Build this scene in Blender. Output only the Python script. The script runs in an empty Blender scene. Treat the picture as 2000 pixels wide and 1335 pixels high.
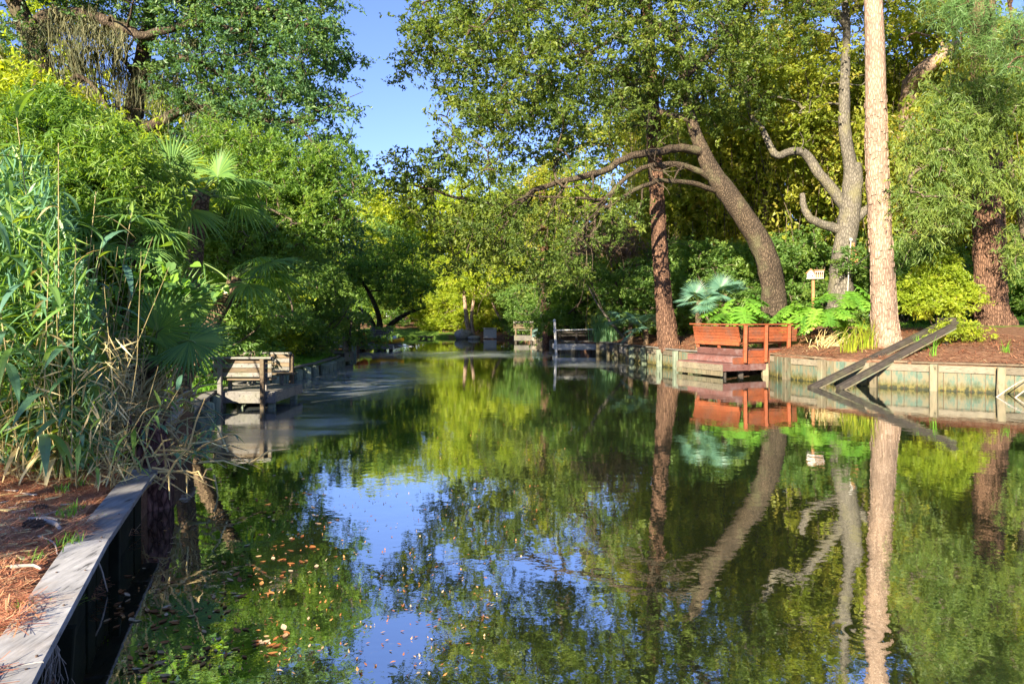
import bpy, math, random
import numpy as np
from mathutils import Vector, Matrix
from mathutils.bvhtree import BVHTree

# ------------------------------------------------------------------ camera, sky, sun, exposure
F, H, YH = 1400.0, 1.92, 617.0          # focal length and horizon in photo pixels, eye height in metres
scene = bpy.context.scene
COL = scene.collection
cam_d = bpy.data.cameras.new('camera'); cam = bpy.data.objects.new('camera', cam_d); COL.objects.link(cam)
cam.location = (0, 0, H); cam.rotation_euler = (math.radians(90), 0, 0)
cam_d.sensor_width = 36; cam_d.lens = 36*F/2000; cam_d.shift_y = -(667.5-YH)/2000
cam_d.clip_start = 0.05; cam_d.clip_end = 2000
scene.camera = cam

SUN_AZ = (-0.45, -0.893); SUN_EL = math.radians(21)
world = bpy.data.worlds.new('World'); scene.world = world; world.use_nodes = True
wn = world.node_tree; wn.nodes.clear()
sky = wn.nodes.new('ShaderNodeTexSky'); sky.sky_type = 'NISHITA'; sky.sun_disc = False
sky.sun_elevation = SUN_EL; sky.sun_rotation = math.atan2(SUN_AZ[0], SUN_AZ[1])
sky.air_density = 0.85; sky.dust_density = 0.1; sky.ozone_density = 4.0
bg = wn.nodes.new('ShaderNodeBackground'); bg.inputs['Strength'].default_value = 0.070
wo = wn.nodes.new('ShaderNodeOutputWorld')
tint = wn.nodes.new('ShaderNodeMix'); tint.data_type = 'RGBA'; tint.blend_type = 'MULTIPLY'; tint.inputs[0].default_value = 1.0
tint.inputs[7].default_value = (0.98, 0.86, 1.04, 1); wn.links.new(sky.outputs[0], tint.inputs[6])
wn.links.new(tint.outputs[2], bg.inputs[0]); wn.links.new(bg.outputs[0], wo.inputs[0])

sl = bpy.data.lights.new('sun', 'SUN'); sl.energy = 5.0; sl.angle = math.radians(0.5); sl.color = (1.0, 0.86, 0.63)
so = bpy.data.objects.new('sun', sl); COL.objects.link(so)
hd = math.cos(SUN_EL)
so.rotation_euler = Vector((-SUN_AZ[0]*hd, -SUN_AZ[1]*hd, -math.sin(SUN_EL))).to_track_quat('-Z', 'Y').to_euler()
vs = scene.view_settings
vs.view_transform = 'Standard'; vs.look = 'None'; vs.exposure = 2.15; vs.gamma = 1.0; vs.use_curve_mapping = False
cy = scene.cycles
cy.max_bounces = 7; cy.diffuse_bounces = 4; cy.glossy_bounces = 3; cy.transmission_bounces = 5; cy.transparent_max_bounces = 4
cy.caustics_reflective = False; cy.caustics_refractive = False
cy.use_denoising = True

# ------------------------------------------------------------------ helpers
def P(px, py, d):
    return np.array([(px-1000)/F*d, d, H+(YH-py)/F*d])
def PX(px, d): return (px-1000)/F*d
def nrm(a):
    a = np.asarray(a, float); return a/np.maximum(np.linalg.norm(a, axis=-1, keepdims=True), 1e-9)
def RNG(s): return np.random.default_rng(s)

class MB:
    """collects quads with one random value per face"""
    def __init__(s): s.V = []; s.Q = []; s.R = []; s.n = 0
    def add(s, V, Q, R=None):
        V = np.asarray(V, float).reshape(-1, 3); Q = np.asarray(Q, np.int64).reshape(-1, 4)
        s.V.append(V); s.Q.append(Q+s.n); s.n += len(V)
        s.R.append(np.full(len(Q), 0.5) if R is None else np.broadcast_to(np.asarray(R, float), (len(Q),)))
        return s
    def arrays(s):
        return np.concatenate(s.V), np.concatenate(s.Q), np.concatenate(s.R)

def mesh_data(name, V, Q, R=None, smooth=False):
    me = bpy.data.meshes.new(name)
    V = np.asarray(V, np.float32); Q = np.asarray(Q, np.int32)
    tri = Q[:, 2] == Q[:, 3]
    me.vertices.add(len(V)); me.vertices.foreach_set('co', V.ravel())
    if tri.any():
        tot = np.where(tri, 3, 4).astype(np.int32)
        keep = np.ones(Q.shape, bool); keep[tri, 3] = False
        loops = Q[keep]
    else:
        tot = np.full(len(Q), 4, np.int32); loops = Q.ravel()
    start = np.concatenate([[0], np.cumsum(tot)[:-1]]).astype(np.int32)
    me.loops.add(len(loops)); me.loops.foreach_set('vertex_index', np.ascontiguousarray(loops, np.int32))
    me.polygons.add(len(Q)); me.polygons.foreach_set('loop_start', start)
    if R is not None:
        a = me.attributes.new('rnd', 'FLOAT', 'FACE'); a.data.foreach_set('value', np.asarray(R, np.float32))
    me.update(calc_edges=True)
    me.polygons.foreach_set('use_smooth', np.full(len(Q), bool(smooth)))
    return me

def put(name, me, mat=None, parent=None, loc=None):
    o = bpy.data.objects.new(name, me); COL.objects.link(o)
    if mat is not None and len(me.materials) == 0: me.materials.append(mat)
    if parent is not None: o.parent = parent
    if loc is not None: o.location = loc
    return o

def obj(name, mb, mat, parent=None, smooth=False, loc=None):
    """world-space builder -> one mesh object, stored relative to its parent (or to loc)"""
    V, Q, R = mb.arrays()
    if parent is not None: V = V - np.array(wloc(parent))
    elif loc is not None: V = V - np.array(loc)
    return put(name, mesh_data(name, V, Q, R, smooth), mat, parent, None if parent is not None else loc)

WL = {}
def wloc(o):
    x = Vector(o.location)
    while o.parent is not None:
        o = o.parent; x = x + Vector(o.location)
    return x
def tag(o, label, cat, group=None, kind=None):
    if label: o['label'] = label
    if cat: o['category'] = cat
    if group: o['group'] = group
    if kind: o['kind'] = kind
    return o
def thing(name, loc, label, cat, group=None):
    o = bpy.data.objects.new(name, None); COL.objects.link(o); o.location = tuple(float(c) for c in loc)
    o.empty_display_size = 0.1
    return tag(o, label, cat, group)
def structure(o): o['kind'] = 'structure'; return o
def stuff(o, label=None, cat=None):
    o['kind'] = 'stuff'; return tag(o, label, cat)

def frames(pts):
    pts = np.asarray(pts, float); n = len(pts)
    T = np.zeros_like(pts); T[1:-1] = pts[2:]-pts[:-2]; T[0] = pts[1]-pts[0]; T[-1] = pts[-1]-pts[-2]
    T = nrm(T); u = np.cross(T[0], [0.0, 0.0, 1.0])
    if np.linalg.norm(u) < 0.2: u = np.cross(T[0], [1.0, 0, 0])
    u = nrm(u); U = [u]
    for i in range(1, n):
        u = U[-1]-T[i]*np.dot(U[-1], T[i]); U.append(nrm(u))
    U = np.array(U); return T, U, np.cross(T, U)
def tube(mb, pts, rad, sides=6, R=0.5, cap=True, jit=0.0, rng=None):
    pts = np.asarray(pts, float); n = len(pts); rad = np.broadcast_to(np.asarray(rad, float), (n,))
    T, U, B = frames(pts)
    a = np.arange(sides)/sides*2*math.pi
    rr = rad[:, None]*np.ones((n, sides))
    if jit: rr = rr*(1+jit*rng.normal(size=(n, sides)))
    V = pts[:, None, :]+rr[..., None]*(np.cos(a)[None, :, None]*U[:, None, :]+np.sin(a)[None, :, None]*B[:, None, :])
    i = np.arange(n-1)[:, None]*sides; j = np.arange(sides)[None, :]; j2 = (j+1) % sides
    Q = np.stack([i+j, i+j2, i+sides+j2, i+sides+j], -1).reshape(-1, 4)
    V = V.reshape(-1, 3)
    if cap:
        c = len(V); V = np.concatenate([V, [pts[-1]+T[-1]*rad[-1]*0.3]])
        j = np.arange(sides); o_ = (n-1)*sides
        k = np.stack([o_+j, o_+(j+1) % sides, np.full(sides, c), np.full(sides, c)], -1)
        Q = np.concatenate([Q, k])
    mb.add(V, Q, R)
def smooth_path(pts, n, k=3):
    """Catmull-Rom through control points, n samples per span"""
    p = np.asarray(pts, float)
    p = np.concatenate([[2*p[0]-p[1]], p, [2*p[-1]-p[-2]]])
    out = []
    for i in range(1, len(p)-2):
        t = np.linspace(0, 1, n, endpoint=False)[:, None]
        a, b, c, d = p[i-1], p[i], p[i+1], p[i+2]
        out.append(0.5*((2*b)+(-a+c)*t+(2*a-5*b+4*c-d)*t*t+(-a+3*b-3*c+d)*t**3))
    out.append(p[-2][None]); return np.concatenate(out)

BOXQ = np.array([[0, 3, 2, 1], [4, 5, 6, 7], [0, 1, 5, 4], [1, 2, 6, 5], [2, 3, 7, 6], [3, 0, 4, 7]])
def beam(mb, a, b, w, t, up=(0, 0, 1), R=0.5, taper=1.0):
    """a timber from a to b, w across, t along 'up', with chamfered long edges"""
    a = np.asarray(a, float); b = np.asarray(b, float); d = nrm(b-a); up = np.asarray(up, float)
    s = nrm(np.cross(d, up)); u = np.cross(s, d)
    c = min(w, t)*0.10
    prof = [(-w/2+c, -t/2), (w/2-c, -t/2), (w/2, -t/2+c), (w/2, t/2-c), (w/2-c, t/2), (-w/2+c, t/2), (-w/2, t/2-c), (-w/2, -t/2+c)]
    ra = np.array([a+s*x+u*y for x, y in prof]); rb = np.array([b+(s*x+u*y)*taper for x, y in prof])
    V = np.concatenate([ra, rb]); q = [[i, (i+1) % 8, 8+(i+1) % 8, 8+i] for i in range(8)]
    for o_ in (0, 8):
        e = [[0, 1, 2, 3], [0, 3, 4, 7], [7, 4, 5, 6]]
        q += [[o_+i for i in (f[::-1] if o_ == 0 else f)] for f in e]
    mb.add(V, q, R)
def plank(name, a, b, w, t, mat, parent, up=(0, 0, 1), R=0.5, taper=1.0):
    m = MB(); beam(m, a, b, w, t, up, R, taper); return obj(name, m, mat, parent)

def leaf_quads(C, L, W, rng, out=None, droop=0.2, upb=0.6, outw=0.8, fold=0.15):
    n = len(C); D = rng.normal(size=(n, 3))
    if out is not None: D = D+out*outw
    D[:, 2] -= droop; D = nrm(D)
    N = rng.normal(size=(n, 3))*0.6; N[:, 2] += upb
    S = nrm(np.cross(D, N)); N = np.cross(S, D)
    sc_ = rng.uniform(.55, 1.4, n); L = (L*sc_)[:, None]; W = (W*sc_*rng.uniform(.85, 1.15, n))[:, None]
    b = C-D*L/2; t = C+D*L/2-N*L*0.08; m = C-D*L*0.05+N*W*fold
    V = np.stack([b, m+S*W/2, t, m-S*W/2], 1).reshape(-1, 3)
    return V, np.arange(4*n).reshape(-1, 4)
def foliage(mb, tips, k, r, L, W, rng, flat=0.6, centre=None, droop=0.2, upb=0.6, outw=0.8, ns=5):
    """k leaves round every tip, set along ns short twigs"""
    tips = np.asarray(tips, float); kk = max(1, k//ns); T = len(tips)
    cr = rng.random(T); tw = np.repeat(tips, ns, 0)
    td = nrm(rng.normal(size=(T*ns, 3))*np.array([1, 1, flat])+np.array([0, 0, .12-.25*droop]))
    tl = r*rng.uniform(.6, 2.3, T*ns); tw = tw+rng.normal(size=(T*ns, 3))*r*.25
    n = T*ns*kk; f = rng.uniform(.12, 1.05, n)[:, None]; D0 = np.repeat(td, kk, 0)
    C = np.repeat(tw, kk, 0)+D0*f*np.repeat(tl, kk)[:, None]+rng.normal(size=(n, 3))*L*.32
    C[:, 2] -= droop*(f[:, 0]**2)*np.repeat(tl, kk)*.6
    V, Q = leaf_quads(C, L, W, rng, D0, droop, upb, outw*1.4)
    mb.add(V, Q, np.clip(0.62*np.repeat(cr, ns*kk)+0.13*np.repeat(rng.random(T*ns), kk)+0.25*rng.random(n), 0, 1))

def in_ellipsoids(ells, n, rng, shell=0.45):
    """points in a union of ellipsoids (cx,cy,cz,rx,ry,rz), kept towards the outside"""
    ells = np.asarray(ells, float); vol = ells[:, 3]*ells[:, 4]*ells[:, 5]; vol = vol**0.8
    idx = rng.choice(len(ells), n, p=vol/vol.sum()); e = ells[idx]
    d = nrm(rng.normal(size=(n, 3))); rr = ((shell+(1-shell)*rng.random(n)**0.6)*np.exp(rng.normal(size=n)*.13))[:, None]
    return e[:, :3]+d*rr*e[:, 3:]

def grow(mb, limbs, tips, rng, twig=0.008, sides=5, sag=0.06, R=0.5, maxr=0.12, limb_sides=10, jit=0.03):
    """limbs: list of (points, radii) polylines; every tip is joined to the nearest wood by a curved twig"""
    nodes = []; par = []; lr = []
    for pts, rad in limbs:
        for i, p in enumerate(pts):
            nodes.append(p); par.append(-1); lr.append(rad[i])
        tube(mb, pts, rad, limb_sides if rad[0] > .05 else 6, R, True, jit, rng)
    NL = len(nodes)
    A = np.array(nodes); order = np.argsort([np.min(np.sum((A-t)**2, 1)) for t in tips])
    cap_ = NL+len(tips)*5+10
    N = np.zeros((cap_, 3)); N[:NL] = A; cnt = NL; parent = np.full(cap_, -1); weight = np.zeros(cap_)
    paths = []
    for ti in order:
        t = tips[ti]; d2 = np.sum((N[:cnt]-t)**2, 1); pen = (N[:cnt, 2]-t[2]); d2 = d2*(1+0.4*(pen > 0))
        j = int(np.argmin(d2)); a = N[j]; L = math.sqrt(np.sum((t-a)**2))
        if L < 0.12: continue
        k = 4; s = np.linspace(0, 1, k+1)[1:, None]
        mid = rng.normal(size=3)*L*0.10; mid[2] += L*sag
        pts = a+(t-a)*s+mid*(4*s*(1-s))
        ids = []
        pj = j
        for p in pts:
            N[cnt] = p; parent[cnt] = pj; pj = cnt; ids.append(cnt); cnt += 1
        paths.append((j, ids)); q = pj
        while q >= NL: weight[q] += 1; q = parent[q]
    for j, ids in paths:
        idx = [j]+ids
        w = weight[ids]; w0 = max(w[0], 1)
        r = np.minimum(twig*np.concatenate([[w0], w])**0.5, maxr)
        if j < NL: r[0] = min(r[0], lr[j]*0.9)
        tube(mb, N[idx], r, sides, R, False)

# ------------------------------------------------------------------ materials
def mat_new(name):
    m = bpy.data.materials.new(name); m.use_nodes = True; nt = m.node_tree; nt.nodes.clear()
    out = nt.nodes.new('ShaderNodeOutputMaterial'); return m, nt, out
def node(nt, typ, **kw):
    n = nt.nodes.new(typ)
    for k, v in kw.items():
        if k.startswith('i_'): n.inputs[k[2:].replace('_', ' ')].default_value = v
        else: setattr(n, k, v)
    return n
def ramp(nt, fac, stops, interp='LINEAR'):
    r = nt.nodes.new('ShaderNodeValToRGB'); r.color_ramp.interpolation = interp
    el = r.color_ramp.elements
    while len(el) < len(stops): el.new(0.5)
    for e, (p, c) in zip(el, stops):
        e.position = p; e.color = (*c, 1) if len(c) == 3 else c
    nt.links.new(fac, r.inputs[0]); return r.outputs[0]
def mapped(nt, scale, space='Object'):
    tc = nt.nodes.new('ShaderNodeTexCoord'); mp = nt.nodes.new('ShaderNodeMapping')
    mp.inputs['Scale'].default_value = scale; nt.links.new(tc.outputs[space], mp.inputs[0]); return mp.outputs[0]
def geo_pos(nt, scale=(1, 1, 1)):
    g = nt.nodes.new('ShaderNodeNewGeometry'); mp = nt.nodes.new('ShaderNodeMapping')
    mp.inputs['Scale'].default_value = scale; nt.links.new(g.outputs['Position'], mp.inputs[0]); return mp.outputs[0]
def noise(nt, vec, scale, detail=4, rough=0.55, out='Fac'):
    n = nt.nodes.new('ShaderNodeTexNoise'); n.inputs['Scale'].default_value = scale
    n.inputs['Detail'].default_value = detail; n.inputs['Roughness'].default_value = rough
    if vec is not None: nt.links.new(vec, n.inputs['Vector'])
    return n.outputs[out]
def mix(nt, fac, a, b, blend='MIX'):
    n = nt.nodes.new('ShaderNodeMix'); n.data_type = 'RGBA'; n.blend_type = blend
    for sock, v in ((n.inputs[0], fac), (n.inputs[6], a), (n.inputs[7], b)):
        if hasattr(v, 'links'): nt.links.new(v, sock)
        else: sock.default_value = (*v, 1) if isinstance(v, tuple) and len(v) == 3 else v
    return n.outputs[2]
def math_(nt, op, a, b=0.0, clamp=False):
    n = nt.nodes.new('ShaderNodeMath'); n.operation = op; n.use_clamp = clamp
    for i, v in enumerate((a, b)):
        if hasattr(v, 'links'): nt.links.new(v, n.inputs[i])
        else: n.inputs[i].default_value = v
    return n.outputs[0]
def bump(nt, h, strength=0.5, dist=0.02):
    b = nt.nodes.new('ShaderNodeBump'); b.inputs['Strength'].default_value = strength; b.inputs['Distance'].default_value = dist
    nt.links.new(h, b.inputs['Height']); return b.outputs[0]
def principled(nt, out, col, rough=0.7, normal=None, spec=0.3):
    p = nt.nodes.new('ShaderNodeBsdfPrincipled')
    for k, v in (('Base Color', col), ('Roughness', rough), ('Specular IOR Level', spec)):
        if hasattr(v, 'links'): nt.links.new(v, p.inputs[k])
        else: p.inputs[k].default_value = (*v, 1) if isinstance(v, tuple) else v
    if normal is not None: nt.links.new(normal, p.inputs['Normal'])
    if out is not None: nt.links.new(p.outputs[0], out.inputs[0])
    return p

LEAF_GAIN = 1.8
def leaf_mat(name, cols, trans=0.45, tcol=None, rough=0.45, spec=0.35):
    m, nt, out = mat_new(name)
    a = node(nt, 'ShaderNodeAttribute', attribute_name='rnd')
    n = len(cols); st = [(i/(n-1), tuple(min(.6, v*LEAF_GAIN) for v in c)) for i, c in enumerate(cols)]
    col = ramp(nt, a.outputs['Fac'], st)
    p = principled(nt, None, col, rough, None, spec)
    t = node(nt, 'ShaderNodeBsdfTranslucent')
    tc = tcol or (2.0, 1.8, 0.48)
    tm = mix(nt, 1.0, col, (tc[0], tc[1], tc[2]), 'MULTIPLY'); nt.links.new(tm, t.inputs[0])
    s = node(nt, 'ShaderNodeMixShader'); s.inputs[0].default_value = trans
    nt.links.new(p.outputs[0], s.inputs[1]); nt.links.new(t.outputs[0], s.inputs[2]); nt.links.new(s.outputs[0], out.inputs[0])
    return m

M = {}
M['oak_leaf'] = leaf_mat('oak_leaf', [(.030,.052,.013),(.060,.094,.018),(.13,.155,.026)], 0.5)
M['dark_oak_leaf'] = leaf_mat('dark_oak_leaf', [(.022,.055,.026),(.045,.095,.036),(.09,.14,.04)], 0.42)
M['yellow_leaf'] = leaf_mat('yellow_leaf', [(.085,.13,.013),(.145,.19,.018),(.215,.235,.026)], 0.54)
M['fresh_leaf'] = leaf_mat('fresh_leaf', [(.040,.085,.019),(.076,.138,.027),(.135,.188,.034)], 0.5)
M['shade_leaf'] = leaf_mat('shade_leaf', [(.036,.074,.020),(.066,.122,.028),(.115,.165,.034)], 0.5)
M['vine_leaf'] = leaf_mat('vine_leaf', [(.058,.085,.012),(.108,.142,.018),(.175,.19,.026),(.19,.155,.045)], 0.56)
M['willow_leaf'] = leaf_mat('willow_leaf', [(.050,.088,.026),(.085,.130,.032),(.15,.18,.040)], 0.5)
M['cane_leaf'] = leaf_mat('cane_leaf', [(0.048, 0.105, 0.078), (0.065, 0.140, 0.080), (0.080, 0.155, 0.042), (0.135, 0.200, 0.035)], 0.4, None, 0.45, 0.4)
M['dry_leaf'] = leaf_mat('dry_leaf', [(0.26, 0.19, 0.09), (0.36, 0.27, 0.13), (0.42, 0.34, 0.20)], 0.3, (1.2, 1.1, 0.8))
M['palm_leaf'] = leaf_mat('palm_leaf', [(.045,.10,.030),(.072,.142,.036),(.105,.172,.040)], 0.4, None, 0.5, 0.3)
M['blue_palm_leaf'] = leaf_mat('blue_palm_leaf', [(0.035, 0.085, 0.060), (0.055, 0.120, 0.085), (0.075, 0.145, 0.095)], 0.3, None, 0.4, 0.5)
M['bright_leaf'] = leaf_mat('bright_leaf', [(.050,.125,.018),(.080,.175,.022),(.115,.21,.030)], 0.45, None, 0.35, 0.5)
M['pine_needle'] = leaf_mat('pine_needle', [(0.035, 0.075, 0.025), (0.060, 0.115, 0.035), (0.100, 0.150, 0.045)], 0.3)
M['moss'] = leaf_mat('moss', [(.055,.065,.040),(.085,.092,.055),(.14,.135,.075)], 0.4, (1.2, 1.1, 0.8), 0.9, 0.1)
M['grass'] = leaf_mat('grass', [(0.060, 0.150, 0.020), (0.085, 0.200, 0.024), (0.120, 0.230, 0.030)], 0.45)
M['reed'] = leaf_mat('reed', [(0.055, 0.130, 0.080), (0.080, 0.175, 0.095), (0.130, 0.200, 0.090)], 0.45)
M["straw"] = leaf_mat('straw', [(0.16, 0.055, 0.030), (0.25, 0.100, 0.055), (0.34, 0.19, 0.10), (0.42, 0.32, 0.20)], 0.1, (1, 1, 1), 0.7, 0.2)
M['floating_leaf'] = leaf_mat('floating_leaf', [(0.09, 0.033, 0.012), (0.19, 0.070, 0.020), (0.23, 0.12, 0.04), (0.26, 0.21, 0.14)], 0.1, (1, 1, 1), 0.6, 0.3)
M['wilted_leaf'] = leaf_mat('wilted_leaf', [(0.075, 0.045, 0.040), (0.13, 0.085, 0.060), (0.20, 0.15, 0.085)], 0.3, (1.1, 1, 0.8))

def bark_mat(name, dark, mid, light, scale=(9, 9, 2.2), crack=0.10, strength=0.9, dist=0.03, lichen=None):
    m, nt, out = mat_new(name)
    v = mapped(nt, scale); nz = noise(nt, v, 1.6, 4, 0.6, 'Color')
    vv = mix(nt, 0.22, v, nz, 'ADD')
    vo = node(nt, 'ShaderNodeTexVoronoi', feature='DISTANCE_TO_EDGE'); vo.inputs['Scale'].default_value = 1.0
    nt.links.new(vv, vo.inputs['Vector'])
    fine = noise(nt, v, 6, 6, 0.65)
    e = ramp(nt, vo.outputs[0], [(0.0, (0, 0, 0)), (crack, (0.55,)*3), (0.35, (1, 1, 1))])
    c1 = ramp(nt, fine, [(0.3, mid), (0.7, light)])
    col = mix(nt, e, dark, c1)
    if lichen:
        big = noise(nt, mapped(nt, (1.4, 1.4, 0.9)), 1.2, 5, 0.6)
        lf = ramp(nt, big, [(0.52, (0, 0, 0)), (0.68, (0.75,)*3)])
        col = mix(nt, lf, col, lichen)
    lv = ramp(nt, noise(nt, mapped(nt, (1.1, 1.1, .45)), 1.3, 6, .65), [(.3, (.62,)*3), (.5, (.98,)*3), (.72, (1.22, 1.18, 1.1))]); col = mix(nt, 1.0, col, lv, 'MULTIPLY')
    h = math_(nt, 'ADD', math_(nt, 'MULTIPLY', e, 0.8), math_(nt, 'MULTIPLY', fine, 0.4))
    principled(nt, out, col, 0.9, bump(nt, h, strength, dist), 0.15)
    return m
M['pine_bark'] = bark_mat('pine_bark', (0.055, 0.030, 0.022), (0.15, 0.082, 0.055), (0.235, 0.145, 0.098), (17, 17, 4.5), 0.14)
M['pale_pine_bark'] = bark_mat('pale_pine_bark', (0.17, 0.115, 0.085), (0.30, 0.215, 0.16), (0.40, 0.31, 0.245), (18, 18, 4.5), 0.16, 0.8, 0.02)
M['oak_bark'] = bark_mat('oak_bark', (0.022, 0.017, 0.013), (0.080, 0.061, 0.045), (0.155, 0.116, 0.080), (20, 20, 6), 0.14, 1.0, 0.025, (0.12, 0.115, 0.065))
M['grey_bark'] = bark_mat('grey_bark', (0.055, 0.05, 0.042), (0.13, 0.12, 0.10), (0.20, 0.18, 0.15), (14, 14, 5), 0.10, 0.9, 0.02, (0.15, 0.14, 0.08))
M['twig'] = bark_mat('twig', (0.05, 0.04, 0.03), (0.12, 0.095, 0.07), (0.20, 0.16, 0.12), (20, 20, 8), 0.12, 0.5, 0.01)
M['palm_bark'] = bark_mat('palm_bark', (0.05, 0.035, 0.025), (0.16, 0.11, 0.07), (0.26, 0.19, 0.12), (12, 12, 14), 0.15, 0.9, 0.02)
M['stump_bark'] = bark_mat('stump_bark', (0.045, 0.020, 0.018), (0.14, 0.070, 0.060), (0.24, 0.13, 0.11), (18, 18, 6), 0.15, 0.9, 0.02)

def wood_mat(name, dark, light, grain=(1.5, 30, 30), rough=0.8, stain=None, wear=0.35, rnd=True, bump_s=0.35):
    m, nt, out = mat_new(name)
    v = mapped(nt, grain); g1 = noise(nt, v, 1.0, 6, 0.65); g2 = noise(nt, mapped(nt, (2.2, 2.2, 2.2)), 1.5, 5, 0.6)
    f = math_(nt, 'ADD', math_(nt, 'MULTIPLY', g1, 0.75), math_(nt, 'MULTIPLY', g2, 0.35))
    col = ramp(nt, f, [(0.32, dark), (0.75, light)])
    a = node(nt, 'ShaderNodeAttribute', attribute_name='rnd')
    ck = ramp(nt, g1, [(.33, (.30,)*3), (.40, (1, 1, 1))]); col = mix(nt, 1.0, col, ck, 'MULTIPLY')
    br = ramp(nt, a.outputs['Fac'], [(0, (0.60,)*3), (1, (1.28,)*3)])
    col = mix(nt, 1.0, col, br, 'MULTIPLY')
    if stain:
        sf = ramp(nt, noise(nt, mapped(nt, (1, 1, 1), 'Object'), 2.3, 6, 0.65), [(0.5, (0, 0, 0)), (0.7, (wear,)*3)])
        col = mix(nt, sf, col, stain)
    principled(nt, out, col, rough, bump(nt, f, bump_s, 0.01), 0.25)
    return m
M['grey_wood'] = wood_mat('grey_wood', (0.085, 0.08, 0.075), (0.22, 0.21, 0.20), (20, 20, 20), stain=(0.16, 0.17, 0.09))
M['plank_wood'] = wood_mat('plank_wood', (0.12, 0.12, 0.125), (0.38, 0.38, 0.385), (26, 4.0, 26), stain=(0.24, 0.18, 0.13), wear=0.5)
M['brown_wood'] = wood_mat('brown_wood', (0.07, 0.05, 0.034), (0.20, 0.15, 0.10), (5, 25, 25), stain=(0.14, 0.14, 0.08))
M['red_wood'] = wood_mat('red_wood', (0.15, 0.036, 0.016), (0.30, 0.088, 0.036), (6, 14, 30), 0.65, (0.10, 0.06, 0.045), 0.7)
M['red_step'] = wood_mat('red_step', (0.085, 0.038, 0.036), (0.16, 0.075, 0.066), (6, 14, 30), 0.65, (0.22, 0.17, 0.17), 0.6)
M['white_wood'] = wood_mat('white_wood', (0.55, 0.55, 0.57), (0.80, 0.80, 0.81), (8, 8, 8), 0.7, (0.45, 0.42, 0.38), 0.5)
M['pale_wood'] = wood_mat('pale_wood', (0.10, 0.085, 0.062), (0.23, 0.20, 0.15), (3, 16, 30), 0.8, (0.28, 0.24, 0.15), 0.5)
M['post_wood'] = wood_mat('post_wood', (0.09, 0.085, 0.055), (0.22, 0.18, 0.12), (16, 16, 3), 0.85, (0.12, 0.19, 0.13), 0.6)
M['dark_timber'] = wood_mat('dark_timber', (0.020, 0.017, 0.015), (0.065, 0.055, 0.048), (4, 14, 14), 0.75, (0.10, 0.10, 0.05))
M['green_post'] = wood_mat('green_post', (0.10, 0.13, 0.10), (0.25, 0.29, 0.22), (16, 16, 3), 0.85, (0.07, 0.10, 0.05), 0.7)

def sheet_mat():
    """bulkhead boards: copper-green treatment stain above, yellow algae where the water laps"""
    m, nt, out = mat_new('bulkhead_board')
    g = node(nt, 'ShaderNodeNewGeometry'); sp = node(nt, 'ShaderNodeSeparateXYZ'); nt.links.new(g.outputs['Position'], sp.inputs[0])
    n1 = noise(nt, geo_pos(nt, (5, 5, 1.6)), 1.4, 6, 0.65); n2 = noise(nt, geo_pos(nt, (9, 9, 5)), 1.3, 5, 0.6)
    col = ramp(nt, n1, [(0.30, (0.035, 0.072, 0.056)), (0.43, (0.075, 0.115, 0.088)), (0.50, (0.13, 0.125, 0.085)), (0.58, (0.15, 0.13, 0.08)), (0.74, (0.12, 0.075, 0.035))])
    zz = math_(nt, 'ADD', sp.outputs[2], math_(nt, 'MULTIPLY', math_(nt, 'SUBTRACT', n2, 0.5), 0.35))
    al = ramp(nt, zz, [(0.06, (1, 1, 1)), (0.26, (0, 0, 0))])
    alc = ramp(nt, n2, [(0.35, (0.035, 0.038, 0.010)), (0.65, (0.12, 0.10, 0.022))])
    col = mix(nt, al, col, alc); wet = ramp(nt, zz, [(0.02, (1, 1, 1)), (0.07, (0, 0, 0))]); col = mix(nt, wet, col, (.018, .022, .010))
    principled(nt, out, col, 0.75, bump(nt, n2, 0.5, 0.01), 0.3); return m
M['bulkhead_board'] = sheet_mat()

def plain(name, col, rough=0.6, var=0.25, scale=12, spec=0.3):
    m, nt, out = mat_new(name); f = noise(nt, mapped(nt, (1, 1, 1)), scale, 5, 0.6)
    lo = tuple(c*(1-var) for c in col); hi = tuple(min(1, c*(1+var)) for c in col)
    principled(nt, out, ramp(nt, f, [(0.3, lo), (0.7, hi)]), rough, bump(nt, f, 0.25, 0.01), spec); return m
M['white_paint'] = plain('white_paint', (0.34, 0.33, 0.31), 0.6, 0.12)
M['orange_plastic'] = plain('orange_plastic', (0.62, 0.13, 0.02), 0.4, 0.15)
M['yellow_plastic'] = plain('yellow_plastic', (0.62, 0.36, 0.03), 0.35, 0.12)
M['blue_white_plastic'] = plain('blue_white_plastic', (0.55, 0.60, 0.68), 0.4, 0.12)
M['rock'] = plain('rock', (0.20, 0.18, 0.155), 0.9, 0.4, 6)
M['dark_hole'] = plain('dark_hole', (0.02, 0.018, 0.015), 0.9)
M['rope'] = plain('rope', (0.60, 0.55, 0.47), 0.9)
M['cedar'] = plain('cedar', (0.34, 0.16, 0.075), 0.8, 0.3)
M['cone'] = plain('cone', (0.085, 0.060, 0.050), 0.85, 0.4, 40)
M['driftwood'] = plain('driftwood', (0.34, 0.29, 0.25), 0.9, 0.35, 20)
M['cane_stem'] = plain('cane_stem', (0.28, 0.23, 0.11), 0.6, 0.4, 5)
M['green_stem'] = plain('green_stem', (0.13, 0.20, 0.06), 0.5, 0.3, 6)
M['shade_dark_wood'] = plain('shade_dark_wood', (0.010, 0.012, 0.007), 0.9, 0.6, 5, 0.1)  # near-black colour puts the shade below the plank cap into the boards
M['green_board'] = plain('green_board', (0.16, 0.26, 0.24), 0.7, 0.25, 5)

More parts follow.
